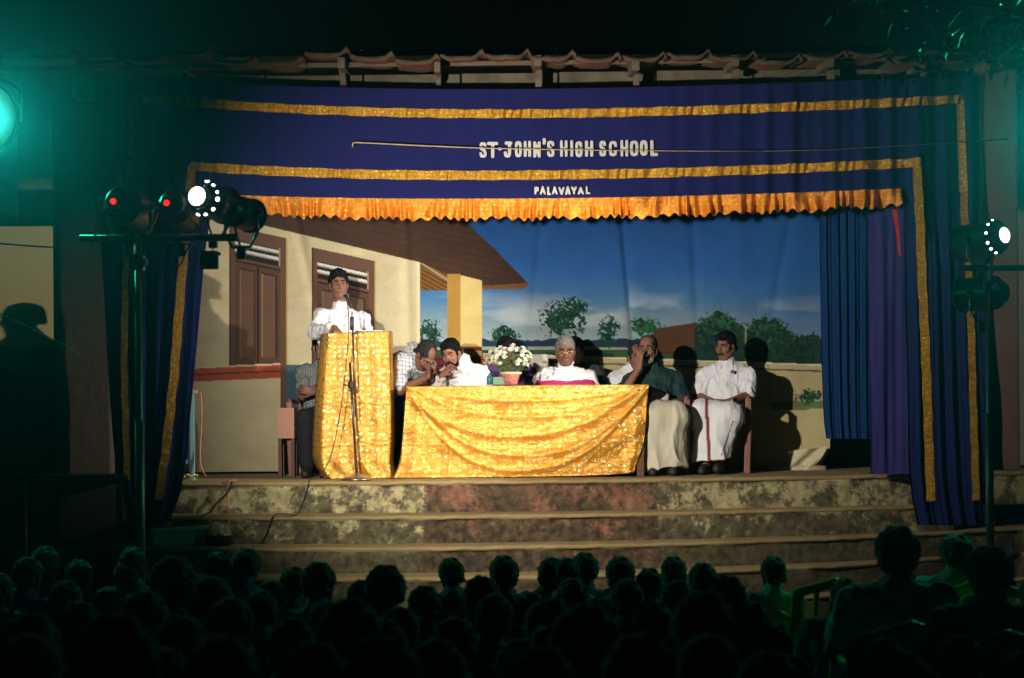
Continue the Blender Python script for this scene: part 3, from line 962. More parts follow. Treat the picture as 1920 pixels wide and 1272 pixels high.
word("ST.JOHN'SHIGHSCHOOL",
     [(898, 914), (913, 935), (933, 942), (943, 962), (964, 980), (981, 997), (999, 1015), (1016, 1025), (1024, 1041), (1049, 1066),
      (1068, 1077), (1078, 1094), (1096, 1114), (1122, 1138), (1141, 1159), (1162, 1179), (1180, 1198), (1199, 1216), (1218, 1235)], 5.6,
     ([898, 960, 1040, 1120, 1235], [267, 265, 264, 264, 262]), ([898, 960, 1040, 1120, 1235], [297, 296, 295, 295, 292]))
word("PALAVAYAL", [(1001, 1011), (1012, 1024), (1025, 1033), (1034, 1046), (1047, 1059), (1059, 1070), (1070, 1082), (1083, 1095), (1097, 1107)], 3.7,
     ([1000, 1107], [350, 350]), ([1000, 1107], [365.5, 365.5]))

# ---- side curtains
def side_curtain(name, edges, y, m, label, x_off=0.0, amp=1.0, band=None, nfold=7, join=False):
    """edges: rows of (py, px_left, px_right)"""
    py = np.array([e[0] for e in edges], float); xl = np.array([e[1] for e in edges], float); xr = np.array([e[2] for e in edges], float)
    PYs = np.linspace(py[0], py[-1], 90); L = np.interp(PYs, py, xl); R = np.interp(PYs, py, xr)
    k = np.ones(7) / 7
    sm = lambda a: np.convolve(np.pad(a, 3, 'edge'), k, 'valid')
    L, R = sm(L), sm(R)
    u = np.linspace(0, 1, 150)
    PXg = L[:, None] + (R - L)[:, None] * u[None, :]; PYg = np.repeat(PYs[:, None], 150, 1)
    ph = u * nfold * 2 * math.pi
    w = np.interp(PYs, [py[0], py[-1]], [.75, 1.1])[:, None]
    own = amp * w * (.035 * np.sin(ph + .7 * np.sin(ph * .37))[None, :] + .014 * np.sin(ph * 2.3 + 1)[None, :]) + .010 * np.sin(PYg / 70 + u * 6) + .006 * vnoise(np.stack([PXg / 9, PYg / 60, 0 * PXg], -1))
    if join:
        k_ = np.clip((PYg - py[0]) / 160, 0, 1); k_ = k_ * k_ * (3 - 2 * k_)
        f = fold_fn(PXg, PYg) * (1 - k_) + own * k_
    else:
        f = own
    root = empty(name, W((L[-1] + R[-1]) / 2, PYs[-1], y)); tag(root, label, 'curtain')
    off = np.array(root.location)
    P = Wn(PXg, PYg, y); P[..., 1] += f
    grid_obj('curtain_cloth', P - off, m, root)
    for bp in (band or []):
        by = np.array([e[0] for e in bp], float); bx = np.array([e[1] for e in bp], float)
        hw = bp[0][2]
        PYb = np.linspace(by[0], by[-1], 220); XB = np.interp(PYb, by, bx)
        vv = np.linspace(-1, 1, 7)
        G = XB[:, None] + vv[None, :] * hw + .6 * np.sin(PYb / 11)[:, None]
        Yb = np.repeat(PYb[:, None], 7, 1)
        ub = np.clip((G - np.interp(Yb, PYs, L)) / (np.interp(Yb, PYs, R) - np.interp(Yb, PYs, L)), 0, 1)
        ii = np.clip(((Yb - PYs[0]) / (PYs[-1] - PYs[0]) * 89).astype(int), 0, 89)
        fb = f[ii, np.clip((ub * 149).astype(int), 0, 149)]
        fb = fb.mean(1, keepdims=True) - .03 + 0 * fb
        P = Wn(G, Yb, y); P[..., 1] += fb + .003 * vnoise(np.stack([G / 4, Yb / 5, 0 * G], -1))
        grid_obj('gold_band', P - off, band_m, root)
    return root


side_curtain('stage_curtain', [(371, 177, 400), (420, 184, 392), (480, 190, 384), (720, 204, 363), (850, 214, 352), (930, 228, 338), (975, 240, 318)], VAL_Y, blue_m,
             'dark blue curtain with a slanting gold band at stage left', join=True, amp=.5, nfold=5, band=[
                 [(371, 354, 8.5), (480, 345, 8), (720, 326, 8), (850, 312, 8), (938, 299, 7)],
                 [(371, 240, 6), (480, 236, 6), (700, 234, 6), (900, 240, 5)]])
side_curtain('stage_curtain', [(359, 1694, 1838), (420, 1696, 1840), (600, 1699, 1846), (880, 1704, 1858), (945, 1712, 1862), (985, 1722, 1866)], VAL_Y, blue_m,
             'dark blue curtain with two gold bands at stage right', nfold=5, amp=.65, join=True, band=[
                 [(360, 1719, 8.5), (500, 1727, 8.5), (700, 1736, 8), (940, 1745, 7)],
                 [(360, 1806, 7), (420, 1808, 7), (600, 1820, 6), (800, 1824, 5), (938, 1828, 4)]])
side_curtain('wing_curtain', [(300, 1622, 1712), (500, 1626, 1708), (720, 1630, 1706), (889, 1632, 1706)], .46, violet_m,
             'violet blue inner curtain beside the right gold band', amp=.32, nfold=2)
side_curtain('wing_curtain', [(330, 1536, 1640), (500, 1538, 1640), (700, 1541, 1640), (800, 1545, 1640), (823, 1550, 1640)], 1.25, teal_m,
             'deep blue pleated curtain hanging short of the stage floor', amp=.45, nfold=6)
side_curtain('wing_curtain', [(300, 196, 250), (520, 198, 248), (700, 206, 250), (720, 212, 250), (975, 217, 262)], .15, blue_m,
             'narrow blue curtain edge hanging beside the brown pillar', amp=.5, nfold=2)

# bamboo rod and cord across the lettering
q = MB(); pts = [W(661, 276, -.30), W(662, 269, -.31), W(668, 267.5, -.31), W(720, 270, -.32), W(800, 274, -.32), W(900, 278, -.32), W(1020, 280.5, -.32), W(1150, 282.5, -.32), W(1280, 283.5, -.32), W(1425, 284, -.32)]
q.tube(pts, [.006, .006, .0055, .005, .005, .0045, .004, .0035, .003, .003], 8)
tag(q.build('bamboo_rod', mat('pale_bamboo', (.42, .31, .13), .6, var=.35, vscale=15), None, True), 'thin pale bamboo rod hanging across the white lettering', 'rod')
q = MB(); q.tube([W(1425, 284, -.3), W(1560, 281, -.3), W(1700, 273, -.3), W(1890, 262, -.3)], .0035, 6)
tag(q.build('cord', mat('brown_string', (.12, .09, .05), .8), None, True), 'dark thin cord running from the bamboo rod to the right pillar', 'cord')
# red ribbon
u = np.linspace(0, 1, 20); v = np.linspace(-1, 1, 4); U, V = np.meshgrid(u, v)
P = Wn(1677 + U * 11 + V * (4.5 - 2.5 * U), 388 + U * 92 + 0 * V, .05); P[..., 1] += .015 * np.sin(U * 9)
tag(grid_obj('ribbon', P, mat('red_satin', (.50, .03, .03), .5)), 'red ribbon hanging below the right end of the orange frill', 'ribbon')

# =================================================================== PEOPLE
def skin(tone):
    tone = tuple(min(1, c * 1.5) for c in tone)
    return mat('skin_%d' % int(tone[0] * 1000), tone, .55, bump=.08, bscale=90, var=.10, vscale=14, spec=.35)


hair_m = mat('black_hair', (.007, .006, .006), .75, spec=.12, bump=.9, bscale=90, stretch=(1, 1, .35))
grey_hair_m = mat('grey_hair', (.19, .185, .18), .8, bump=.9, bscale=120, var=.45, vscale=60, spec=.1)
greying_m = mat('greying_hair', (.028, .025, .024), .75, spec=.12, bump=.9, bscale=90, var=.5, vscale=40)
grey_beard_m = mat('grey_beard', (.30, .31, .29), .8, bump=.9, bscale=90, var=.25, vscale=40)
eye_w = mat('eye_white', (.30, .26, .24), .4)
eye_d = mat('eye_dark', (.012, .008, .006), .25)
lip_m = mat('lip', (.16, .055, .045), .5)
white_shirt = mat('white_cotton', (.74, .74, .78), .85, bump=.35, bscale=16, sheen=.1)
cassock_m = mat('white_cassock', (.76, .75, .79), .85, bump=.35, bscale=13, sheen=.1)
cassock2_m = mat('cream_cassock', (.62, .60, .61), .85, bump=.4, bscale=15, sheen=.1)
green_shirt = mat('dark_green_shirt', (.010, .036, .036), .8, bump=.4, bscale=15)
magenta_m = mat('magenta_sash', (.52, .012, .13), .6, bump=.3, bscale=20)
jeans_m = mat('dark_trousers', (.010, .011, .015), .85, bump=.3, bscale=30)
purple_m = mat('purple_cloth', (.075, .02, .12), .7, bump=.3, bscale=18)
check1_m = checks('grey_check_shirt', (.50, .51, .55), (.09, .10, .17), .036, .22)
check2_m = checks('green_check_shirt', (.26, .29, .27), (.05, .06, .07), .022, .35)
shoe_m = mat('dark_leather', (.03, .022, .018), .5)


def V3(*a):
    return np.array(a, float)


def head_rot(yaw=0, pitch=0, roll=0):
    """yaw + turns the face to +x, pitch + looks down, roll + tilts the crown to +x"""
    return (Matrix.Rotation(rad(yaw), 3, 'Z') @ Matrix.Rotation(rad(pitch), 3, 'X') @ Matrix.Rotation(rad(roll), 3, 'Y'))


def add_head(s, H, R, sc=1.0, jaw=1.0):
    T = lambda p: np.array(H) + np.array(R @ Vector(p)) * sc
    E = lambda c, r, k=.014, op='u': s.ell(T(c), np.array(r) * sc, R, k * sc, op)
    Cn = lambda a, b, ra, rb, k=.012, op='u': s.cone(T(a), T(b), ra * sc, rb * sc, k * sc, op)
    E((0, .014, .030), (.073, .092, .086), .02)
    E((0, -.028, -.035), (.058 * jaw, .060, .082), .025)
    E((0, -.056, -.092), (.030 * jaw, .030, .022), .02)
    for q in (-1, 1):
        Cn((q * .054 * jaw, .0, -.045), (q * .028 * jaw, -.046, -.096), .016, .015, .025)
        Cn((q * .050, -.052, -.018), (q * .040, -.066, -.028), .016, .015, .02)
        Cn((q * .014, -.086, .024), (q * .046, -.070, .022), .010, .008, .012)
        E((q * .031, -.096, .004), (.018, .018, .012), .012, 's')
        E((q * .0745, .008, -.012), (.010, .021, .032), .006)
        E((q * .0115, -.098, -.037), (.009, .010, .008), .006)
    Cn((0, -.083, .014), (0, -.108, -.032), .009, .0125, .010)
    E((0, -.086, -.062), (.022, .010, .006), .006)
    E((0, -.084, -.073), (.019, .010, .007), .006)
    E((0, -.096, -.0675), (.020, .006, .0018), .003, 's')
    return T


def add_hand(s, w, d, nrm, curl=(.35, .5), side=1, sc=1.0, spread=.12, thumb=.6):
    """w wrist, d towards the fingers, nrm out of the palm; side = +1 thumb on d x nrm side"""
    d = Vector(d).normalized(); nrm = Vector(nrm); nrm = (nrm - d * nrm.dot(d)).normalized()
    t = d.cross(nrm) * side
    w = Vector(w)
    for o in (-.024, -.008, .008, .024):
        s.cone(w + t * o * .75 * sc + d * .01, w + d * .088 * sc + t * o * 1.15 * sc, .0145 * sc, .0125 * sc, .012)
    for i, (o, Ln) in enumerate(((.031, .068), (.0105, .077), (-.0105, .072), (-.031, .055))):
        b0 = w + d * .088 * sc + t * o * sc
        a1 = (d * math.cos(curl[0]) + nrm * math.sin(curl[0]) + t * o * spread * 20 * .25).normalized()
        a2 = (d * math.cos(curl[0] + curl[1]) + nrm * math.sin(curl[0] + curl[1]) + t * o * spread * 20 * .2).normalized()
        a3 = (d * math.cos(curl[0] + curl[1] * 1.8) + nrm * math.sin(curl[0] + curl[1] * 1.8)).normalized()
        b1 = b0 + a1 * Ln * .48 * sc; b2 = b1 + a2 * Ln * .32 * sc; b3 = b2 + a3 * Ln * .25 * sc
        s.cone(b0, b1, .0092 * sc, .0084 * sc, .005); s.cone(b1, b2, .0084 * sc, .0076 * sc, .003); s.cone(b2, b3, .0076 * sc, .0062 * sc, .003)
    tb = w + d * .028 * sc + t * .028 * sc
    td = (d * .75 + t * thumb + nrm * .25).normalized()
    t1 = tb + td * .038 * sc; t2 = t1 + (td * .8 + d * .35).normalized() * .030 * sc
    s.cone(tb, t1, .0125 * sc, .0095 * sc, .010); s.cone(t1, t2, .0095 * sc, .0075 * sc, .004)


SEAT = dict(P=V3(0, 0, .50), C=V3(0, .02, .78), N=V3(0, .03, .985), S=(V3(-.18, .03, .925), V3(.18, .03, .925)),
            E=(V3(-.25, -.03, .66), V3(.25, -.03, .66)), Wr=(V3(-.12, -.25, .60), V3(.12, -.25, .60)),
            hp=(V3(-.09, 0, .50), V3(.09, 0, .50)), kn=(V3(-.13, -.42, .50), V3(.13, -.42, .50)), an=(V3(-.12, -.42, .085), V3(.12, -.42, .085)),
            H=V3(0, -.005, 1.125), hd=None, hn=None)


class Person:
    def __init__(s, name, loc, label, tone=(.16, .075, .045), head=(0, 0, 0), hsc=1.0, rz=0.0, h=.0052, **kw):
        s.J = {k: v for k, v in SEAT.items()}; s.J.update(kw)
        s.J['S'] = tuple(q + V3(0, 0, -.042) for q in s.J['S'])
        s.tone = tone; s.h = h
        s.R = head_rot(*head); s.hsc = hsc
        s.root = empty(name, loc, rz, label, 'person')

    def body(s, feet=True, hands=True, jaw=1.0, curl=((.35, .5), (.35, .5)), name='body'):
        J = s.J; g = SDF(s.h)
        P, C, N = J['P'], J['C'], J['N']
        for q in (-1, 1):
            o = V3(q * .065, 0, 0)
            g.cone(P + o, C + o, .095, .10, .04); g.cone(C + o, N + V3(q * .06, 0, -.08), .10, .07, .04)
        Hd = J['H']
        nb = Hd + np.array(s.R @ Vector((0, .02, -.07))) * s.hsc
        g.cone(N + V3(0, 0, -.02), nb, .056, .050, .03)
        s.T = add_head(g, Hd, s.R, s.hsc, jaw)
        for i in (0, 1):
            S, E, Wr = J['S'][i], J['E'][i], J['Wr'][i]
            g.cone(S, E, .050, .040, .03); g.cone(E, Wr, .041, .026, .02)
            if hands:
                d = J['hd'][i] if J['hd'] else (Wr - E)
                nr = J['hn'][i] if J['hn'] else (0, 0, -1)
                add_hand(g, Wr, d, nr, curl[i], side=(J.get('th') or ((-1, 1)))[i])
            hp, kn, an = J['hp'][i], J['kn'][i], J['an'][i]
            g.cone(hp, kn, .082, .056, .04); g.cone(kn, an, .054, .036, .02)
            if feet:
                fd = J.get('fd', (V3(0, -1, 0), V3(0, -1, 0)))[i]
                g.cone(an + V3(0, 0, -.035), an + fd * .15 + V3(0, 0, -.055), .038, .026, .02)
        s.b = sdf_obj(name, g, skin(s.tone), s.root)
        return s

    def face(s, beard=None, moustache=None, brow=True, hair=None, hairline=.062, bald=0.0, glasses=False, eyes=True, lids=0.3, fluff=.010, nape=-.07, beard_len=0.0, quiff=False):
        T, R, sc = s.T, s.R, s.hsc
        M3 = R
        if eyes:
            for q in (-1, 1):
                m_ = MB(); M = Matrix.Translation(T((q * .031, -.0745, .0035))) @ M3.to_4x4() @ Matrix.Diagonal((1.15, .8, .62 - .4 * lids, 1))
                m_.lathe([(0, -.0125)] + [(.0125 * math.cos(a), .0125 * math.sin(a)) for a in np.linspace(-1.2, 1.2, 7)] + [(0, .0125)], M, 12)
                e = m_.build('eye', eye_w, s.b, True)
                m_ = MB(); M = Matrix.Translation(T((q * .031, -.0825, .003))) @ M3.to_4x4() @ Matrix.Diagonal((1, .6, .9 - .6 * lids, 1))
                m_.lathe([(0, -.0068)] + [(.0068 * math.cos(a), .0068 * math.sin(a)) for a in np.linspace(-1.1, 1.1, 5)] + [(0, .0068)], M, 10)
                e2 = m_.build('iris', eye_d, s.b, True)
        if brow:
            for q in (-1, 1):
                g = SDF(.0035)
                g.cone(T((q * .013, -.094, .023)), T((q * .034, -.087, .029)), .0042, .0048, .004); g.cone(T((q * .034, -.087, .029)), T((q * .052, -.069, .022)), .0046, .003, .004)
                sdf_obj('eyebrow', g, hair_m, s.b)
        g = SDF(.0035)
        g.ell(T((0, -.0885, -.0675)), (.0205 * sc, .0075, .0065), R, .004)
        sdf_obj('lips', g, lip_m, s.b)
        if hair is not None:
            g = SDF(.006)
            g.ell(T((0, .021, .039)), (.073 * sc + fluff * .75, .091 * sc + fluff * .9, .085 * sc + fluff), R, .01)
            for q in (-1, 1):
                g.ell(T((q * .050, .060, -.035)), (.028, .035, .045), R, .02)
            nrm = R @ Vector((0, -.165, -.145)).normalized()
            # front hairline and nape line
            g.cut(T((0, -.076, hairline)), np.array(R @ Vector((0, -.70, -.30))), .012)
            g.cut(T((0, 0, .002)), np.array(R @ Vector((0, -.62, -1.0))), .010)
            for q in (-1, 1):
                g.ell(T((q * .0665, -.030, .000)), (.007, .011, .030), R, .006)
            g.cut(T((0, .05, nape)), np.array(R @ Vector((0, .0, -1.0))), .01)
            if quiff:
                g.ell(T((.008, -.040, .100)), (.056, .046, .026), R, .02)
                g.ell(T((-.03, -.055, .090)), (.030, .028, .020), R, .015)
            if bald:
                g.ell(T((0, -.055, .10)), (.055 * bald, .075 * bald, .06), R, .015, 's')
            V, Fq = g.mesh()
            V = V + vnormals(V, Fq) * ((.006 if hair is hair_m else .003) * fbm(V * np.array([48, 48, 36]), 2) + .004 * fbm(V * 130 + 3, 2))[:, None]
            raw('hair', V, Fq, hair, s.root, True)
        if beard is not None:
            g = SDF(.0048)
            g.ell(T((0, -.060, -.094 - beard_len * .4)), (.040 * sc, .036, .030 + beard_len), R, .02)
            for q in (-1, 1):
                g.cone(T((q * .062, -.022, -.03)), T((q * .044, -.046, -.086)), .007, .014, .015)
                g.cone(T((q * .045, -.042, -.088)), T((0, -.066, -.104)), .014, .020, .02)
                g.cone(T((q * .024, -.082, -.066)), T((q * .02, -.074, -.090)), .009, .014, .01)
            g.ell(T((0, -.10, -.068)), (.020, .012, .008), R, .006, 's')
            V, Fq = g.mesh(); V = V + vnormals(V, Fq) * (.003 * fbm(V * 80, 2))[:, None]
            raw('beard', V, Fq, beard, s.root, True)
        if moustache is not None:
            g = SDF(.0036)
            for q in (-1, 1):
                g.cone(T((q * .002, -.100, -.052)), T((q * .017, -.094, -.055)), .0062, .0062, .005); g.cone(T((q * .017, -.094, -.055)), T((q * .029, -.080, -.064)), .0060, .0038, .005)
            sdf_obj('moustache', g, moustache, s.root)
        if glasses:
            m_ = MB()
            for q in (-1, 1):
                c0 = [T((q * .032 + .022 * math.cos(a), -.102, .001 + .015 * math.sin(a))) for a in np.linspace(0, 2 * math.pi, 17)]
                m_.tube(c0, .0016, 6, False)
                m_.tube([T((q * .053, -.100, .004)), T((q * .072, -.06, .004)), T((q * .078, .0, .0))], .0016, 6)
            m_.tube([T((-.011, -.103, .004)), T((0, -.106, .007)), T((.011, -.103, .004))], .0016, 6)
            gl = m_.build('spectacles', mat('gold_wire', (.75, .50, .16), .25, .9) if glasses == 'gold' else mat('dark_wire', (.10, .08, .06), .3, .8), s.root, True)
        return s

    def shirt(s, m, sleeve=.62, hem=None, collar='flat', puff=.0, wr=(.010, (14, 14, 9)), belly=.0, name='shirt', lower=0.0, h=.0075):
        J = s.J; g = SDF(h)
        P, C, N = J['P'], J['C'], J['N']
        P2 = P + (P - C) * lower
        for q in (-1, 1):
            o = V3(q * .062, 0, 0)
            g.cone(P2 + o, C + o, .118, .122, .05); g.cone(C + o, N + V3(q * .05, 0, -.10), .122, .085, .05)
        if belly:
            g.ell(C * .55 + P * .45 + V3(0, -.06, 0), (.15, .10 + belly, .15), None, .06)
        for i in (0, 1):
            S, E, Wr = J['S'][i], J['E'][i], J['Wr'][i]
            g.cone(N + V3(0, 0, -.050), S, .058, .058 + puff * .5, .05)
            if sleeve <= 1:
                g.cone(S, S + (E - S) * sleeve, .060 + puff * .4, .062 + puff * .5, .03)
            else:
                g.cone(S, E, .060 + puff * .4, .054 + puff * .4, .03); g.cone(E, E + (Wr - E) * (sleeve - 1), .056 + puff * .4, .044, .02)
        nb = J['H'] + np.array(s.R @ Vector((0, .02, -.07)))
        ax = nb - N; ax /= np.linalg.norm(ax)
        if collar == 'band':
            g.cone(N + ax * -.02, N + ax * .034, .071, .064, .015)
        elif collar == 'flat':
            g.cone(N + ax * -.03, N + ax * .016, .078, .067, .02)
        V, Fq = g.mesh()
        amp, sc = wr
        Nn = vnormals(V, Fq)
        fa = amp * fbm(V * np.array(sc), 3) + amp * .5 * np.abs(fbm(V * np.array(sc) * 2.3 + 5, 2))
        wq = V + .05 * np.stack([vnoise(V * 6 + 3), vnoise(V * 6 + 11), vnoise(V * 6 + 23)], -1)
        fa = fa + amp * 1.1 * (1 - np.abs(vnoise(wq * np.array([7, 7, 15])))) ** 5 + amp * .9 * (1 - np.abs(vnoise(wq * np.array([16, 9, 8]) + 31))) ** 6 - amp * .5
        nk = np.clip(np.linalg.norm(V - N, axis=1) / .12, .15, 1)
        V = V + Nn * (fa * nk)[:, None]
        o = raw(name, V, Fq, m, s.root, True)
        if collar == 'flat':
            # two collar leaves standing round the neck
            g = SDF(.005)
            for q in (-1, 1):
                a0 = N + ax * .030 + V3(q * .055, .02, 0); a1 = N + ax * .012 + V3(q * .045, -.052, -.005); a2 = N + V3(q * .052, -.088, -.045)
                a1 = a1; g.cone(a0, a1, .013, .013, .008); g.cone(a1, a2, .013, .008, .008)
                g.cone(a1 + V3(-q * .02, -.012, -.012), a2, .010, .008, .008)
            sdf_obj('collar', g, m, s.root)
        elif collar == 'band':
            g = SDF(.005)
            g.cone(N + ax * .012, N + ax * .034, .069, .064, .005)
            g.cone(N + ax * .0, N + ax * .09, .056, .050, .003, 's')
            sdf_obj('collar', g, m, s.root)
        s.top = o
        return s

    def skirt(s, m, hem=.10, r=.10, wr=.016, paint=None, name='mundu', flare=.05):
        """wrapped cloth over hips, thighs and shins"""
        J = s.J; g = SDF(.009)
        hp, kn, an = J['hp'], J['kn'], J['an']
        for i in (0, 1):
            g.cone(hp[i], kn[i], .108, r, .07)
            lo = an[i] * 1.0; lo = lo + (kn[i] - an[i]) * 0.0
            g.cone(kn[i], lo, r, r * .92 + flare, .09)
        g.cone(kn[0], kn[1], r, r, .08); g.cone((an[0] + an[1]) / 2, (kn[0] + kn[1]) / 2, r + flare, r, .08)
        g.cone(J['P'], J['P'] + (J['C'] - J['P']) * .3, .13, .12, .05)
        g.cut((0, 0, hem), (.10, -.05, -1), .006)
        V, Fq = g.mesh()
        ang = V[:, 0] * 26 + 2.2 * np.sin(V[:, 2] * 5)
        drop = np.clip((.52 - V[:, 2]) / .35, 0, 1)
        V = V + vnormals(V, Fq) * (wr * (1.1 * (1 - 2 * np.abs(np.sin(ang * .5 + 1.5 * fbm(V * 4, 2))) ** .7) * drop + .9 * fbm(V * np.array([9, 9, 4]), 3)))[:, None]
        o = raw(name, V, Fq, m, s.root, True)
        if paint is not None:
            a = o.data.color_attributes.new('paint', 'FLOAT_COLOR', 'POINT')
            cc = np.ones((len(V), 4), np.float32); cc[:, :3] = paint(V)
            a.data.foreach_set('color', cc.ravel())
        return o

    def trousers(s, m):
        J = s.J; g = SDF(.010)
        for i in (0, 1):
            g.cone(J['hp'][i], J['kn'][i], .098, .075, .04); g.cone(J['kn'][i], J['an'][i] + (J['kn'][i] - J['an'][i]) * .08, .074, .062, .03)
        g.cone(J['P'], J['P'] + (J['C'] - J['P']) * .3, .125, .12, .05)
        sdf_obj('trousers', g, m, s.root, (.008, (16, 16, 10)))
        return s

    def shoes(s, m=None):
        for i in (0, 1):
            g = SDF(.007)
            an = s.J['an'][i]; fd = s.J.get('fd', (V3(0, -1, 0), V3(0, -1, 0)))[i]
            g.cone(an + V3(0, 0, -.035), an + fd * .165 + V3(0, 0, -.05), .047, .034, .02)
            g.cone(an + V3(0, .03, -.04), an + fd * .1 + V3(0, 0, -.05), .042, .036, .02)
            g.cut((0, 0, .002), (0, 0, -1), .004)
            sdf_obj('shoe', g, m or shoe_m, s.root)
        return s


def base_at(px, py, y):
    p = W(px, py, y); return Vector((p.x, y, 0))


PRI = .004
# ---- speaker at the lectern
sp_y = .92
sp_loc = base_at(640, 600, sp_y)
zz = lambda px, py, y=sp_y: W(px, py, y)
rel = lambda px, py, y, loc: np.array(W(px, py, y) - loc)
L_ = sp_loc
speaker = Person('person', sp_loc, 'speaker in a white cassock standing behind the gold draped lectern', tone=(.155, .07, .042), head=(12, 2, -2), h=.005,
                 P=V3(.0, .02, .90), C=V3(0, .03, 1.18), N=rel(640, 581, .93, L_), S=(rel(603, 586, .92, L_), rel(678, 590, .92, L_)),
                 E=(rel(590, 622, .84, L_), rel(694, 640, .90, L_)), Wr=(rel(627, 615, .49, L_), rel(688, 680, .74, L_)),
                 hd=((.35, -.8, -.45), (-.3, -.8, -.3)), hn=((0, -.3, -1), (0, 0, -1)),
                 hp=(V3(-.09, .02, .88), V3(.09, .02, .88)), kn=(V3(-.10, 0, .48), V3(.10, 0, .48)), an=(V3(-.10, .02, .085), V3(.10, .02, .085)),
                 H=rel(635, 533.5, .89, L_))
speaker.body(curl=((.75, .7), (.3, .4))).face(hair=hair_m, hairline=.070, fluff=.014, lids=.1, quiff=True)
speaker.shirt(cassock_m, sleeve=1.86, collar='band', puff=.005, wr=(.012, (15, 15, 10)), name='cassock', lower=.2)
g = SDF(.010); g.cone((0, .02, .95), (0, .03, .12), .17, .21, .05)
sdf_obj('cassock_skirt', g, cassock_m, speaker.root, (.014, (12, 12, 3)))
speaker.shoes()

# ---- man seated left of the lectern
loc = base_at(608, 700, 1.18)
R_ = lambda px, py, y: rel(px, py, y, loc)
man_l = Person('person', loc, 'seated man in a check shirt with folded arms, half hidden by the lectern', tone=(.15, .07, .045), head=(20, 8, 0), h=.006,
               E=(R_(568, 742, 1.02), R_(640, 742, 1.02)), Wr=(R_(597, 724, .90), R_(590, 735, .92)), S=(R_(567, 690, 1.18), R_(642, 692, 1.18)),
               hd=((1, -.1, .15), (-1, -.05, .2)), hn=((0, 1, 0), (0, 1, 0)), H=R_(604, 652, 1.14), N=R_(604, 682, 1.2))
man_l.body().face(hair=hair_m).shirt(check2_m, sleeve=.75).trousers(jeans_m).shoes()

# ---- bending man in check shirt
loc = base_at(757, 800, 1.02)
bend = Person('person', loc, 'man in a grey check shirt bending down to whisper over the table', tone=(.12, .055, .035), head=(38, 52, 8), h=.0052,
              P=R_(748, 748, 1.1), C=R_(760, 690, .98), N=R_(778, 662, .82), S=(R_(752, 668, .76), R_(790, 652, .98)),
              E=(R_(750, 733, .74), R_(812, 712, .9)), Wr=(R_(801, 706, .64), R_(806, 712, .80)),
              hd=((.25, -.25, 1), (.2, -.4, .6)), hn=((.8, -.3, .2), (1, 0, 0)),
              hp=(R_(738, 752, 1.1), R_(760, 752, 1.1)), kn=(R_(735, 806, 1.06), R_(762, 806, 1.06)),
              an=(V3(-.11, .10, .085), V3(.05, .10, .085)), H=R_(797, 668, .74))
bend.body(curl=((1.0, 1.1), (.9, 1.0))).face(hair=greying_m, bald=.8, moustache=greying_m, hairline=.075)
bend.shirt(check1_m, sleeve=.82, puff=.010, lower=.15).trousers(jeans_m).shoes()

# ---- bearded man in cream cassock, hand at the mouth
loc = base_at(868, 700, 1.06)
beardm = Person('person', loc, 'black bearded man in a white cassock leaning left, hand at his mouth', tone=(.19, .085, .055), head=(-20, 16, -9), h=.0050,
                N=R_(866, 678, 1.06), S=(R_(829, 699, 1.0), R_(900, 692, 1.06)), C=V3(.01, .0, .80), E=(R_(818, 745, .92), R_(911, 742, 1.0)),
                Wr=(R_(829, 704, .80), R_(880, 760, .86)), hd=((.55, -.15, .55), (-1, -.4, 0)), hn=((.55, .6, -.55), (0, 0, -1)), H=R_(846, 664, .98))
beardm.body(curl=((.55, .7), (.3, .5))).face(hair=hair_m, beard=hair_m, moustache=hair_m, hairline=.074, fluff=.012, lids=.7, quiff=True)
beardm.shirt(cassock2_m, sleeve=1.80, collar='band', puff=.014, name='cassock', wr=(.012, (15, 15, 10))).skirt(cassock2_m, hem=.12, name='cassock_skirt'); beardm.shoes()

# ---- elder with grey hair and magenta sash
loc = base_at(1060, 700, 1.06)
elder = Person('person', loc, 'grey haired man in white robe, spectacles and magenta sash at table centre', tone=(.105, .045, .029), head=(2, 9, 0), h=.0052,
               N=R_(1060, 689, 1.08), S=(R_(1018, 699, 1.06), R_(1102, 699, 1.06)), E=(R_(1004, 748, 1.0), R_(1117, 748, 1.0)),
               Wr=(R_(1030, 762, .80), R_(1090, 762, .80)), hd=((1, -.3, 0), (-1, -.3, 0)), H=R_(1060, 659, 1.02), hsc=1.04)
elder.body(jaw=1.1).face(hair=grey_hair_m, glasses='gold', hairline=.074, fluff=.010, lids=.5)
elder.shirt(cassock_m, sleeve=1.85, collar='band', puff=.018, belly=.04, name='robe', wr=(.013, (13, 13, 9))).skirt(cassock_m, hem=.10, name='robe_skirt'); elder.shoes()
g = SDF(.007)
g.cone(R_(1034, 736, .985), R_(1086, 736, .985), .158, .158, .03)
g.cut((0, 0, R_(1060, 708, 1)[2]), (0, -.25, 1), .01); g.cut((0, 0, R_(1060, 748, 1)[2]), (0, 0, -1), .01)
g.cut((0, .06, 0), (0, 1, 0), .01)
sdf_obj('sash', g, magenta_m, elder.root, (.006, (20, 20, 30)))

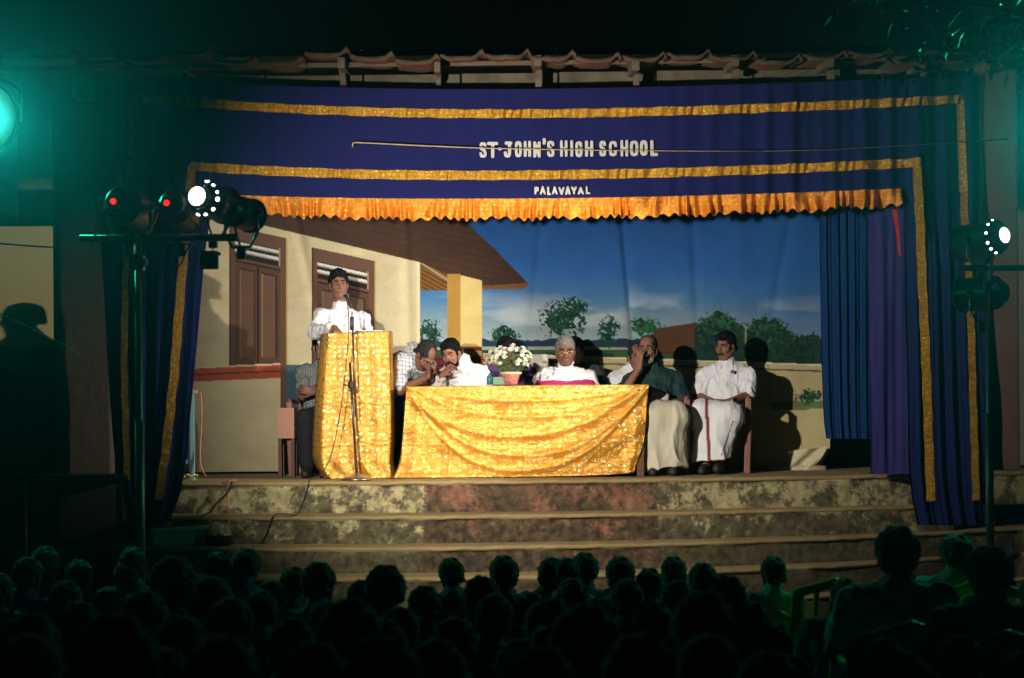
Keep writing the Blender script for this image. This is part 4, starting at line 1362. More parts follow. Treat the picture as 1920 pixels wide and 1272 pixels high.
# ---- man in the dark green shirt
loc = base_at(1226, 700, .98)
green = Person('person', loc, 'grey bearded man in a dark green shirt holding a hand to his face', tone=(.17, .08, .05), head=(-16, -4, 0), h=.0050,
               N=R_(1222, 688, 1.0), S=(R_(1184, 703, .98), R_(1264, 700, 1.0)), E=(R_(1168, 738, .74), R_(1280, 752, .92)),
               Wr=(R_(1198, 692, .78), R_(1256, 756, .70)), hd=((.05, -.12, 1), (-.75, -.5, -.35)), hn=((.75, .6, 0), (0, .2, -1)), th=(1, 1),
               H=R_(1214, 657, .95), kn=(V3(-.10, -.40, .52), V3(.14, -.40, .50)), an=(V3(-.05, -.36, .085), V3(.12, -.34, .085)), hsc=1.03)
green.body(curl=((.12, .15), (.5, .6))).face(hair=greying_m, bald=1.25, beard=grey_beard_m, moustache=grey_beard_m, glasses=True, hairline=.085, lids=.6, beard_len=.008)
green.shirt(green_shirt, sleeve=.80, collar='flat', puff=.014, belly=.03)
cream_cloth = mat('cream_mundu', (.60, .55, .42), .85, bump=.35, bscale=12)
green.skirt(cream_cloth, hem=.03, r=.10, flare=.05); green.shoes()

# ---- man at far right, white shirt and bordered mundu
loc = base_at(1362, 700, 1.20)
right = Person('person', loc, 'moustached man in white shirt and white mundu, seated at far right', tone=(.145, .065, .042), head=(-30, 9, 0), rz=rad(-7), h=.0050,
               N=R_(1362, 680, 1.20), S=(R_(1322, 696, 1.18), R_(1402, 694, 1.18)), E=(R_(1312, 744, 1.10), R_(1404, 742, 1.13)),
               Wr=(R_(1340, 752, .92), R_(1378, 751, .94)), hd=((.95, -.2, -.05), (-.95, -.2, -.15)), hn=((0, .3, -1), (0, .3, -1)),
               H=R_(1361, 650, 1.17), kn=(V3(-.20, -.36, .52), V3(.03, -.37, .50)), an=(V3(-.17, -.40, .085), V3(-.06, -.38, .10)), fd=(V3(-.2, -.98, 0), V3(-.1, -1, 0)))
right.body(curl=((.45, .6), (.45, .6))).face(hair=hair_m, moustache=hair_m, hairline=.070, fluff=.011, lids=.6, quiff=True)
right.shirt(white_shirt, sleeve=.72, collar='flat', puff=.014, belly=.01)


def mundu_paint(V):
    c = np.tile(np.array([[.74, .74, .76]]), (len(V), 1))
    red_ = np.array([.22, .05, .045])
    xs_ = V[:, 0] + .06 + .05 * (V[:, 2] - .3)
    mk = (np.abs(xs_ + .085) < .014) & (V[:, 1] < -.2)
    c[mk] = red_
    hz = V[:, 2] - .10 * V[:, 0]
    c[(hz < .128) & (hz > .104)] = red_
    c[(hz < .136) & (hz > .130)] = np.array([.5, .36, .1])
    ln = np.abs(V[:, 0] - .02 - .34 * (V[:, 2] - .32)) < .006
    c[ln & (V[:, 1] < -.25) & (V[:, 2] < .46) & (V[:, 2] > .16)] = np.array([.16, .10, .34])
    return c


right.skirt(attr_mat('bordered_mundu', .85, .3, 30), hem=.100, r=.088, flare=.035, paint=mundu_paint)
right.shoes()
q = MB(); q.box(R_(1377, 697, 1.045), (.022, .010, .030), Matrix.Rotation(rad(20), 3, 'Y'), bev=.004); q.build('pocket_badge', mat('violet_ink', (.06, .04, .30), .5), right.root)
wr = right.J['Wr'][1]
q = MB(); q.lathe([(.034, -.01), (.037, -.008), (.037, .008), (.034, .01)], along(wr - np.array((-.02, .01, .004)), wr), 16); q.build('wrist_watch', mat('gold_wire', (.75, .50, .16), .25, .9), right.root, True)
wr = green.J['Wr'][1]
q = MB(); q.lathe([(.034, -.008), (.037, -.006), (.037, .006), (.034, .008)], along(wr + np.array((.03, .01, .0)), wr), 16); q.build('wrist_watch', mat('steel', (.6, .6, .6), .3, .9), green.root, True)

# ---- people of the back row, mostly hidden
loc = base_at(1080, 700, 1.42)
back1 = Person('person', loc, 'dark face half hidden behind the grey haired man with the sash', tone=(.13, .06, .04), head=(-10, 4, 0), h=.006, H=R_(1077, 659, 1.40), N=R_(1081, 688, 1.44))
back1.body(hands=False).face(hair=hair_m).shirt(mat('charcoal_shirt', (.03, .03, .035), .85)).trousers(jeans_m)
loc = base_at(1180, 700, 1.42)
back2 = Person('person', loc, 'balding man in a white shirt hidden behind the green shirted man', tone=(.14, .062, .042), head=(10, 6, 0), h=.006, H=R_(1195, 670, 1.38), N=R_(1184, 694, 1.42),
               S=(R_(1158, 706, 1.42), R_(1215, 706, 1.42)))
back2.body(hands=False).face(hair=greying_m, bald=1.2, hairline=.085).shirt(white_shirt).trousers(jeans_m)
loc = base_at(955, 700, 1.40)
back3 = Person('person', loc, 'dark haired person in purple sitting behind the white flowers', tone=(.12, .055, .037), head=(8, 18, 0), h=.006, H=R_(950, 662, 1.36), N=R_(955, 692, 1.40))
back3.body(hands=False).face(hair=hair_m, fluff=.020, nape=-.14).shirt(purple_m, sleeve=1.2, puff=.01).trousers(purple_m)
# ---- person standing in the wing, seen through the gap
loc = base_at(214, 700, 1.75)
wing = Person('person', loc, 'person in white standing in the dark wing behind the left curtain', tone=(.15, .07, .045), head=(30, 0, 0), h=.007,
              P=V3(0, 0, .84), C=V3(0, 0, 1.1), N=V3(0, 0, 1.31), S=(V3(-.17, 0, 1.25), V3(.17, 0, 1.25)), E=(V3(-.21, 0, 1.0), V3(.21, 0, 1.0)), Wr=(V3(-.16, -.16, .82), V3(.16, -.16, .82)),
              hp=(V3(-.09, 0, .82), V3(.09, 0, .82)), kn=(V3(-.09, 0, .46), V3(.09, 0, .46)), an=(V3(-.09, .02, .085), V3(.09, .02, .085)), H=V3(0, -.02, 1.45))
wing.body().face(hair=hair_m).shirt(white_shirt, sleeve=.8).trousers(jeans_m); wing.shoes()

# =================================================================== FURNITURE ON STAGE
wood_m = mat('brown_wood', (.12, .06, .03), .6, bump=.2, bscale=20, var=.3, vscale=8, stretch=(1, 1, 6))
gold_cloth = brocade('gold_brocade', (.70, .27, .008), (1.0, .78, .27), 24, .27, .83, .75)
gold_cloth2 = brocade('gold_brocade_lectern', (.68, .26, .008), (1.0, .77, .26), 22, .27, .83, .75)

# ---- table and its cloth
tl, tr_ = W(762, 726, .31), W(1217, 722, .35)
ty0, ty1 = .16, .72
tz = (tl.z + tr_.z) / 2
table = empty('table', ((tl.x + tr_.x) / 2, .62, 0), 0, 'long wooden table hidden under the gold brocade cloth', 'table')
tw = tr_.x - tl.x
q = MB(); q.box((0, 0, tz - .035), (tw - .03, .42, .035), bev=.004); q.build('table_top', wood_m, table)
for sx in (-1, 1):
    for sy in (-1, 1):
        q = MB(); q.box((sx * (tw / 2 - .07), sy * .17, (tz - .05) / 2), (.06, .06, tz - .05), bev=.005); q.build('leg', wood_m, table)


def table_cloth():
    """front drop, top and end drops of a brocade cloth pulled into swags"""
    root = empty('tablecloth', ((tl.x + tr_.x) / 2, .14, 0), 0, 'gold brocade cloth covering the long table, sagging in swags', 'tablecloth')
    off = np.array(root.location)
    nu, nv = 300, 120
    u = np.linspace(0, 1, nu); v = np.linspace(0, 1, nv); U, V = np.meshgrid(u, v)
    xl_t, xr_t = 762, 1217
    XB0 = 750 + 0 * V; XB1 = 1203 + 0 * V
    px = (xl_t + (xr_t - xl_t) * U) * (1 - V) + (XB0 + (XB1 - XB0) * U) * V
    px += -12 * np.clip((V - .72) / .28, 0, 1) ** 2 * (1 - U) ** 8 - 14 * np.clip((V - .62) / .38, 0, 1) * U ** 14
    py = (726 - 4 * U) * (1 - V) + (897.5 - 5.5 * U) * V - 6 * np.clip((V - .7) / .3, 0, 1) * U ** 8
    # swags: catenary ridges hanging from the two top corners
    w = 0.0
    for c0, am, wd, tilt in ((.16, .010, .030, 0), (.34, .016, .040, .02), (.55, .018, .045, -.03), (.76, .018, .04, .01), (.93, .014, .035, 0)):
        am = am * 1.2
        sag = c0 * (1 - (np.abs(U - .5 - tilt) / (.5)) ** 2.4)
        w = w + am * np.exp(-((V - sag) / wd) ** 2) * np.clip(1.1 - np.abs(U - .5) * .9, 0, 1)
    w = w + .012 * np.sin((V * 9 + np.abs(U - .5) ** 2 * 16) * 1.9) * np.clip(V * 3, 0, 1) * .6
    w = w + .020 * np.exp(-((U - .055) / .022) ** 2) * (.35 + V) - .02 * np.exp(-((U - .115 - .05 * V) / .03) ** 2) * V
    w = w + .018 * np.exp(-((U - .965) / .02) ** 2) * V
    w = w + .008 * fbm(np.stack([U * 11 + V * 3, V * 6, 0 * U], -1), 3) + .008 * np.abs(vnoise(np.stack([U * 9 - V * 4, V * 5 + U * 3, 0 * U + 4], -1))) - .006 * np.abs(vnoise(np.stack([U * 15 + V * 7, V * 8, 0 * U + 9], -1)))
    # ironed creases
    for c in (.20, .355, .51, .665, .82): w = w + .0035 * np.exp(-((U - c) / .0022) ** 2)
    for c in (.24, .63): w = w + .0045 * np.exp(-((V - c - .01 * np.sin(U * 5)) / .006) ** 2)
    P = Wn(px, py, .33) ; P[..., 1] -= w - .03
    P[..., 1] += .05 * U
    P[..., 2] = np.maximum(P[..., 2], .008)
    # back over the table top
    rows = [P]
    topr = []
    for k, (yy, dz) in enumerate(((.010, .004), (.05, .006), (.2, .007), (.35, .006), (.49, .004), (.50, -.02), (.51, -.25))):
        r = P[0].copy(); r[:, 1] = P[0][:, 1] + yy; r[:, 2] = P[0][:, 2] + dz
        topr.append(r)
    full = np.concatenate([np.stack(topr[::-1]), P])
    cl = grid_obj('cloth_front', full - off, gold_cloth, root)
    for sgn, xx, lab in ((-1, P[0, 0, 0], 'left'), (1, P[0, -1, 0], 'right')):
        vv = np.linspace(0, 1, 60); dd = np.linspace(0, 1, 40); DD, VV = np.meshgrid(dd, vv)
        edge = P[:, 0 if sgn < 0 else -1]
        ex = np.interp(VV, v, edge[:, 0]); ez = np.interp(VV, v, edge[:, 2]); ey = np.interp(VV, v, edge[:, 1])
        X = ex + sgn * (.004 + .02 * np.sin(DD * 14) * VV * .6); Y = ey + DD * .5
        Z = ez * 1.0
        grid_obj('cloth_end', np.stack([X, Y, Z], -1) - off, gold_cloth, root)
    return root


table_cloth()

# ---- lectern and its cloth
lec_l, lec_r = W(600, 627, .36), W(729, 622, .36)
lx = (lec_l.x + lec_r.x) / 2; lw = lec_r.x - lec_l.x; lz = (lec_l.z + lec_r.z) / 2
lectern = empty('lectern', (lx, .58, 0), 0, 'wooden lectern hidden under the gold brocade drape', 'lectern')
q = MB(); q.box((0, 0, lz - .035), (lw - .03, .34, .03), bev=.003); q.build('desk_top', wood_m, lectern)
for sx in (-1, 1):
    q = MB(); q.box((sx * (lw / 2 - .04), 0, (lz - .05) / 2), (.03, .32, lz - .05), bev=.003); q.build('side_panel', wood_m, lectern)
q = MB(); q.box((0, -.13, (lz - .05) / 2), (lw - .12, .02, lz - .06), bev=.003); q.build('front_panel', wood_m, lectern)


def lectern_cloth():
    root = empty('lectern_drape', (lx, .36, 0), 0, 'gold brocade cloth draped over the tall lectern', 'cloth')
    off = np.array(root.location)
    nu, nv = 150, 160
    u = np.linspace(0, 1, nu); v = np.linspace(0, 1, nv); U, V = np.meshgrid(u, v)
    L = np.interp(V, [0, .3, .6, .84, .92, 1], [600, 592, 586, 584, 592, 606]); Rr = np.interp(V, [0, .3, .7, .9, 1], [730, 732, 733, 730, 736])
    px = L + (Rr - L) * U; py = (626.5 - 4.5 * U) * (1 - V) + (900 - 1.5 * U + 2.5 * np.sin(U * 17)) * V
    w = .012 * np.sin(U * 13 + 1.2 * np.sin(V * 5)) * V + .018 * np.exp(-((U - .16 + .03 * V) / .05) ** 2) * (.4 + V)
    w += .020 * np.exp(-((U - .80 - .05 * V) / .06) ** 2) * np.clip(V * 1.5, 0, 1) + .006 * fbm(np.stack([U * 9, V * 14, 0 * U], -1), 3)
    w += .03 * np.exp(-((V - .93) / .05) ** 2) * np.sin(U * 21) * .7
    for c in (.49, .76): w += .006 * np.exp(-((V - c - .008 * np.sin(U * 7)) / .006) ** 2)
    rollL = np.clip((.13 - U) / .13, 0, 1) ** 2 * .10; rollR = np.clip((U - .95) / .05, 0, 1) ** 2 * .04
    P = Wn(px, py, .36); P[..., 1] += -w + rollL + rollR + .02
    P[..., 2] = np.maximum(P[..., 2], .006)
    top = []
    for yy, dz in ((.01, .006), (.1, .008), (.3, .008), (.44, .006), (.45, -.04), (.46, -.3)):
        r = P[0].copy(); r[:, 1] += yy; r[:, 2] += dz; top.append(r)
    grid_obj('drape_front', np.concatenate([np.stack(top[::-1]), P]) - off, gold_cloth2, root)
    for sgn, e in ((-1, P[:, 0]), (1, P[:, -1])):
        dd = np.linspace(0, 1, 24)
        X = e[:, 0:1] + sgn * (.004 + .012 * np.sin(dd * 11)[None, :] * v[:, None]); Y = e[:, 1:2] + dd[None, :] * .42; Z = e[:, 2:3] + 0 * dd[None, :]
        grid_obj('drape_side', np.stack([X, Y, Z], -1) - off, gold_cloth2, root)
    return root


lectern_cloth()
paper_m = mat('paper', (.80, .79, .74), .8)
pc = W(688, 622, .33); q = MB(); q.box((pc.x, .56, lz + .018), (.22, .28, .006), Matrix.Rotation(rad(6), 3, 'Z'))
tag(q.build('paper_sheets', paper_m), 'white paper sheets lying on the lectern top', 'paper')
pc = W(1236, 752, .62)
u = np.linspace(-1, 1, 8); U, V = np.meshgrid(u, u)
P = np.stack([pc.x + .075 * U + .02 * V, pc.y + .05 * V + .01 * U * U, pc.z + .085 * V - .03 * U], -1)
o = grid_obj('paper_sheet', P, mat('mauve_paper', (.62, .56, .60), .8)); tag(o, 'pale paper sheet held in the lap of the green shirted man', 'paper')
sd = o.modifiers.new('thick', 'SOLIDIFY'); sd.thickness = .002

# ---- plastic arm chairs
def make_chair(m, backslots=True):
    root = empty('plastic_chair')
    n_, m_ = 14, 12
    # seat and back as one moulded shell each
    def shell(name, P, th):
        o = grid_obj(name, P, m, root); s_ = o.modifiers.new('t', 'SOLIDIFY'); s_.thickness = th; s_.offset = 0
        return o
    U, V = np.meshgrid(np.linspace(-1, 1, n_), np.linspace(0, 1, m_))
    shell('seat', np.stack([U * (.225 - .02 * V), -.23 + .45 * V, .425 - .018 * (1 - U ** 2) + .012 * (1 - V) ** 2 * -1 - .02 * V], -1), .018)
    g = SDF(.010)
    for q in np.linspace(-.17, .17, 5): g.cone((q, .225, .46), (q * 1.05, .315, .76), .016, .016, .004)
    g.cone((-.215, .22, .42), (-.21, .315, .76), .020, .018, .01); g.cone((.215, .22, .42), (.21, .315, .76), .020, .018, .01)
    g.cone((-.20, .318, .77), (0, .34, .82), .026, .028, .02); g.cone((0, .34, .82), (.20, .318, .77), .028, .026, .02); g.cone((-.2, .235, .47), (.2, .235, .47), .022, .022, .01)
    sdf_obj('backrest', g, m, root)
    for q in (-1, 1):
        b_ = MB(); b_.tube([(q * .245, -.235, .64), (q * .262, -.10, .655), (q * .262, .10, .65), (q * .23, .27, .63)], [.018, .020, .020, .016], 10); b_.build('armrest', m, root, True)
        b_ = MB(); b_.box((q * .25, -.232, .53), (.05, .035, .22), bev=.008); b_.build('arm_post', m, root)
        b_ = MB(); b_.box((q * .242, -.225, .212), (.052, .045, .42), Matrix.Rotation(rad(q * 2.2), 3, 'Y') @ Matrix.Rotation(rad(3), 3, 'X'), bev=.008); b_.build('leg', m, root)
        b_ = MB(); b_.box((q * .225, .235, .21), (.052, .045, .42), Matrix.Rotation(rad(q * 2.2), 3, 'Y') @ Matrix.Rotation(rad(-7), 3, 'X'), bev=.008); b_.build('leg', m, root)
    return root


chair_m = mat('brown_plastic', (.26, .11, .09), .45, bump=.05, bscale=60, var=.08, vscale=5)
chair0 = make_chair(chair_m)
first = [True]


def put_chair(px, y, rz, label, group='brown plastic arm chairs on the stage', src=None):
    src = src or chair0
    if src is chair0 and first[0]:
        c = chair0; first[0] = False
    else:
        c = copy_tree(src)
    p = base_at(px, 800, y); c.location = p; c.rotation_euler = (0, 0, rz)
    tag(c, label, 'chair', group)
    return c


put_chair(1347, 1.22, rad(-4), 'brown plastic arm chair under the man in the white mundu')
put_chair(1228, 1.00, rad(2), 'brown plastic arm chair under the man in the green shirt')
put_chair(1060, 1.10, 0, 'brown plastic arm chair under the man with the magenta sash')
put_chair(868, 1.10, 0, 'brown plastic arm chair under the black bearded man')
put_chair(602, 1.20, 0, 'brown plastic arm chair beside the lectern, its pale leg showing')
# pale high back chair behind the elder
hb = empty('high_back_chair', base_at(1012, 800, 1.36), 0, 'pale cloth covered high back chair left of the grey haired man', 'chair')
pale_m = mat('pale_cover', (.50, .47, .40), .9, bump=.3, bscale=20)
hz = W(1012, 664, 1.36).z
q = MB(); q.box((0, .06, .44 + (hz - .44) / 2), (.16, .06, hz - .44), bev=.02); q.build('backrest', pale_m, hb, True)
q = MB(); q.box((0, -.12, .43), (.30, .36, .06), bev=.02); q.build('seat', pale_m, hb, True)
for sx in (-1, 1):
    for sy in (-.27, .05):
        q = MB(); q.box((sx * .12, sy, .20), (.04, .04, .41), bev=.004); q.build('leg', wood_m, hb)
# small pinkish stool beside the seated man
st = empty('wooden_stool', base_at(539, 800, 1.0), 0, 'small pinkish wooden stool left of the lectern', 'stool')
pink_w = mat('pinkish_board', (.56, .28, .20), .7, var=.12, vscale=8)
z1, z0 = W(538, 765, 1).z, W(538, 822, 1).z
wd = (W(553, 780, 1).x - W(522, 780, 1).x)
q = MB(); q.box((0, 0, (z1 + z0) / 2), (wd, .26, z1 - z0), bev=.004); q.build('drawer_box', pink_w, st)
for sx in (-1, 1):
    for sy in (-.1, .1):
        q = MB(); q.box((sx * (wd / 2 - .016), sy, z0 / 2 - .001), (.03, .03, z0), bev=.003); q.build('leg', wood_m, st)

# ---- blue painted post with junction block
bp_ = empty('painted_post', base_at(361, 890, .42), 0, 'light blue painted wooden post beside the left curtain', 'post')
bpm = mat('pale_blue_paint', (.16, .34, .38), .6, bump=.2, bscale=30, var=.2, vscale=10)
z1 = W(361, 738, .42).z
q = MB(); q.box((0, 0, z1 / 2), (.036, .05, z1), bev=.004); q.build('upright', bpm, bp_)
q = MB(); q.box((-.06, 0, W(350, 866, .42).z), (.10, .03, .035), bev=.003); q.build('foot_rail', bpm, bp_)
q = MB(); q.box((-.06, 0, .005), (.16, .2, .012), bev=.003); q.build('base_plate', bpm, bp_)
q = MB(); q.box((.02, -.02, z1 + .012), (.055, .05, .03), bev=.003); q.build('junction_block', mat('tan_wood', (.42, .30, .16), .7), bp_)
red_c = mat('pink_cable', (.60, .16, .11), .5); yel_c = mat('yellow_cable', (.70, .46, .04), .5); blk_c = mat('black_rubber')


def cable(pts, r, m, label, seg=6):
    # smooth by Catmull-Rom
    P = [Vector(p) for p in pts]; out = []
    for i in range(len(P) - 1):
        p0, p1, p2, p3 = P[max(i - 1, 0)], P[i], P[i + 1], P[min(i + 2, len(P) - 1)]
        for t in np.linspace(0, 1, 7)[:-1]:
            out.append(.5 * ((2 * p1) + (p2 - p0) * t + (2 * p0 - 5 * p1 + 4 * p2 - p3) * t * t + (-p0 + 3 * p1 - 3 * p2 + p3) * t ** 3))
    out.append(P[-1])
    q = MB(); q.tube(out, r, seg)
    return tag(q.build('cable', m, None, True), label, 'cable')


cable([W(374, 735, .40), W(377, 745, .38), W(378, 790, .38), W(375, 840, .38), W(376, 870, .36), W(382, 887, .34), W(386, 893, .30)], .0065, red_c, 'pink cable hanging down beside the light blue post')
pts = []
for k in range(26):
    a = k * .9; pts.append(W(357 + 13 * math.cos(a), 897 + 0 * math.sin(a), .30 + .09 * math.sin(a)) + Vector((0, 0, .012 + .02 * abs(math.sin(k * 1.3)))))
for p in pts: p.z = max(p.z, .010)
cable(pts, .0055, yel_c, 'yellow cable coiled at the foot of the light blue post')
ye = lambda k, px: edge_y(k, W(px, 950, 0).x)
cable([W(446, 901, .10), W(430, 903, ye(0, 430) - .012), W(428, 925, ye(0, 428) - .012), W(428, 958, ye(0, 428) - .04), W(429, 966, ye(1, 428) - .03), W(430, 1000, ye(1, 430) - .03), W(428, 1020, ye(1, 430) - .05), W(428, 1040, ye(2, 430) - .04)], .0060, red_c, 'pink cable running down over the steps on the left')
cable([W(436, 903, ye(0, 436) - .012), W(425, 925, ye(0, 425) - .014), W(405, 945, ye(0, 405) - .016), W(392, 962, ye(0, 392) - .04), W(380, 968, ye(1, 380) - .03)], .008, blk_c, 'thick black cable slanting down the top step on the left')
# ---- foam box, basin on the steps
fb = empty('foam_box', (W(328, 1012, -.55).x, ye(2, 328) + .16, STEP_Z[2]), rad(4), 'white foam box lying on the steps by the left curtain', 'box')
foam_m = mat('dirty_foam', (.30, .31, .29), .8, bump=.3, bscale=40, var=.15, vscale=8)
q = MB(); q.box((0, 0, .055), (.42, .22, .11), bev=.008); q.build('box_body', foam_m, fb)
q = MB(); q.box((.01, -.005, .125), (.45, .24, .03), Matrix.Rotation(rad(-3), 3, 'Y'), bev=.006); q.build('lid', foam_m, fb)
bs = empty('basin', (W(405, 1018, -.5).x, ye(2, 405) + .16, STEP_Z[2]), 0, 'black basin covered with clear crinkled plastic on the steps', 'basin')
q = MB(); q.lathe([(0, .0), (.09, 0), (.105, .07), (.115, .075), (.11, .08), (.095, .07), (.08, .02), (0, .015)]); q.build('bowl', mat('black_plastic', (.02, .02, .022), .35), bs, True)
g = SDF(.006); g.ell((0, 0, .08), (.105, .105, .085), None, .01); g.cut((0, 0, .078), (0, 0, -1), .004)
sdf_obj('plastic_wrap', g, mat('crinkled_plastic', (.30, .28, .24), .12, spec=.9), bs, (.012, (40, 40, 40)))

# ---- microphone stand
ms = empty('microphone_stand', W(664, 900, -.14), 0, 'steel microphone stand with round base before the gold lectern', 'microphone stand')
ms.location.z = 0; mb = Vector(ms.location)
ms.location.y = edge_y(0, mb.x) + .15; mb = Vector(ms.location)
chrome = mat('dull_chrome', (.42, .40, .38), .28, .9); blackm = mat('black_metal', (.025, .022, .025), .4, .3)
rp = lambda px, py, y: W(px, py, y) - mb
yb = mb.y
q = MB(); q.lathe([(0, 0), (.125, 0), (.125, .012), (.10, .024), (.04, .045), (.018, .06), (.0, .06)]); q.build('round_base', chrome, ms, True)
top1 = rp(656, 680, yb); q = MB(); q.tube([(0, 0, .05), top1], .0105, 12); q.build('lower_tube', mat('dark_steel', (.10, .09, .09), .3, .7), ms, True)
jt = rp(658, 722, yb); q = MB(); q.lathe([(.02, -.03), (.024, -.02), (.024, .02), (.02, .03)], along(jt, jt + Vector((0, 0, 1)))); q.box(jt + Vector((-.03, 0, 0)), (.07, .012, .016), bev=.003); q.build('clutch', blackm, ms)
q = MB(); q.tube([rp(667, 782, yb - .02), rp(661, 610, yb + .0)], .007, 10); q.build('boom_tube', mat('dark_steel'), ms, True)
q = MB(); q.lathe([(.014, -.055), (.017, -.05), (.017, .05), (.014, .055)], along(rp(660, 607, yb), rp(660, 590, yb))); q.build('grip', blackm, ms, True)
q = MB(); q.tube([rp(660, 595, yb), rp(660, 580, yb), rp(657, 566, yb + .02), rp(651, 559, yb + .05)], .006, 8); q.build('gooseneck', chrome, ms, True)
mic = empty('microphone', W(650, 557, yb + .05), 0, 'microphone with grey ball grille held before the speaker', 'microphone')
a0 = Vector(mic.location); aim = (W(643, 552, .58) - a0)
aim = aim.normalized()
q = MB(); q.lathe([(0, -.02), (.010, -.02), (.016, .05), (.018, .06), (0, .06)], along((0, 0, 0), aim)); q.build('handle', blackm, mic, True)
q = MB(); q.lathe([(.016, .058)] + [(.027 * math.sin(t), .085 - .027 * math.cos(t)) for t in np.linspace(.6, math.pi, 10)], along((0, 0, 0), aim)); q.build('grille', mat('wire_mesh', (.45, .44, .42), .4, .8, bump=.8, bscale=300), mic, True)
cable([W(650, 558, yb + .04), W(654, 600, yb - .02), W(652, 650, yb - .03), W(640, 760, yb - .03), W(622, 850, yb - .03), W(600, 893, yb - .02) , W(583, 899, edge_y(0, -1.7) + .05), W(579, 904, ye(0, 580) - .012), W(574, 925, ye(0, 575) - .014), W(560, 960, ye(0, 560) - .016), W(552, 966, ye(1, 552) - .0), W(515, 966, ye(1, 515) - .03), W(500, 1000, ye(1, 500) - .02), W(486, 1022, ye(1, 490) - .04)], .0045, blk_c, 'thin black microphone cable trailing down the steps')

# ---- flowers
pot_c = W(958, 722, .42)
fl = empty('potted_flowers', (pot_c.x, .40, tz + .012), 0, 'white chrysanthemums in a pink pot on the gold table', 'flowers')
q = MB(); q.lathe([(0, 0), (.050, 0), (.075, .085), (.082, .09), (.082, .10), (.072, .10), (.068, .08), (0, .075)]); q.build('pot', mat('pink_wrap', (.70, .25, .24), .5, bump=.8, bscale=45, var=.35, vscale=30), fl, True)
q = MB(); q.lathe([(.078, .083), (.092, .092), (.090, .104), (.076, .106)]); q.build('pot_rim', mat('straw', (.70, .52, .28), .8, bump=.8, bscale=80), fl, True)


def bloom_mesh(seed):
    r = random.Random(seed); bm_ = bmesh.new()
    for ring, (nn, ln, el) in enumerate(((9, .020, .15), (8, .017, .55), (6, .012, 1.0))):
        for k in range(nn):
            a = 2 * math.pi * k / nn + ring * .3 + r.uniform(-.1, .1); L = ln * r.uniform(.85, 1.1)
            d = Vector((math.cos(a) * math.cos(el), math.sin(a) * math.cos(el), math.sin(el))); t = Vector((-math.sin(a), math.cos(a), 0)) * .0048
            o = d * .002
            vs = [bm_.verts.new(o - t * .4), bm_.verts.new(o + d * L * .6 - t + Vector((0, 0, .001))), bm_.verts.new(o + d * L), bm_.verts.new(o + d * L * .6 + t + Vector((0, 0, .001))), bm_.verts.new(o + t * .4)]
            bm_.faces.new(vs)
    me = bpy.data.meshes.new('bloom'); bm_.to_mesh(me); bm_.free()
    me.materials.append(mat('white_petal', (.80, .78, .66), .6)); return me


bms = [bloom_mesh(s) for s in range(4)]
stem_m = mat('green_stem', (.07, .13, .04), .7)
ctr = rp
fb0 = Vector(fl.location)
spots = []
rr = random.Random(5)
while len(spots) < 92:
    x, y_, z = rr.uniform(-1, 1), rr.uniform(-1, 1), rr.uniform(-.55, 1)
    d2 = x * x + y_ * y_ + z * z
    if .35 < d2 < 1:
        if not (z < -.25 and abs(x) < .35):
            spots.append((x * .185 - .015, y_ * .13, .225 + z * .115))
for i, sp_ in enumerate(spots):
    o = bpy.data.objects.new('bloom', bms[i % 4]); COL.objects.link(o); o.parent = fl
    o.location = sp_; d = (Vector(sp_) - Vector((0, 0, .06))).normalized() + Vector((0, -.5, .1))
    o.rotation_euler = d.to_track_quat('Z', 'Y').to_euler(); o.scale = [rr.uniform(.8, 1.4)] * 3
    q = MB(); q.tube([(sp_[0] * .12, sp_[1] * .12, .07), (sp_[0] * .55, sp_[1] * .55, .04 + (sp_[2] - .04) * .6), (sp_[0], sp_[1], sp_[2] - .004)], .0016, 4); q.build('stem', stem_m, fl)
q = MB()
for k in range(190):
    a = rr.uniform(0, 6.28); rd = rr.uniform(.02, .14); z = rr.uniform(.10, .25)
    p = Vector((math.cos(a) * rd, math.sin(a) * rd * .7, z)); d = Vector((math.cos(a), math.sin(a), rr.uniform(.2, 1.2))).normalized(); t = d.orthogonal().normalized() * .006; L = rr.uniform(.02, .045)
    vs = [q.bm.verts.new(p), q.bm.verts.new(p + d * L * .5 - t), q.bm.verts.new(p + d * L), q.bm.verts.new(p + d * L * .5 + t)]; q.bm.faces.new(vs)
tag(link_mesh('leaves', q.mesh('leaves'), mat('flower_leaf', (.05, .11, .03), .6), fl, False), kind='stuff')
gb = W(936, 722, .5); q = MB(); q.box((gb.x, .52, tz + .045), (.10, .07, .065), bev=.004)
tag(q.build('gift_box', mat('mint_card', (.24, .42, .26), .6)), 'small mint green box beside the pink flower pot', 'box')
gb = W(920, 722, .5); q = MB(); q.lathe([(0, 0), (.03, 0), (.03, .07), (.012, .085), (.012, .1), (0, .1)], Matrix.Translation((gb.x - .005, .56, tz + .012)), 14)
tag(q.build('bottle', mat('teal_bottle', (.05, .22, .24), .3), None, True), 'small teal bottle next to the mint green box', 'bottle')

# =================================================================== STAGE LIGHTING
LY = -5.1
can_m = mat('black_can_paint', (.03, .032, .03), .35, .4, bump=.1, bscale=40)
yoke_m = mat('bare_aluminium', (.35, .36, .35), .35, .8)
glow_m = mat('lamp_glow', (1, 1, 1), .5, emit=(1.0, .86, .80), estr=7.0)
red_led = mat('red_glow', (.2, 0, 0), .5, emit=(1.0, .02, .015), estr=1.6)


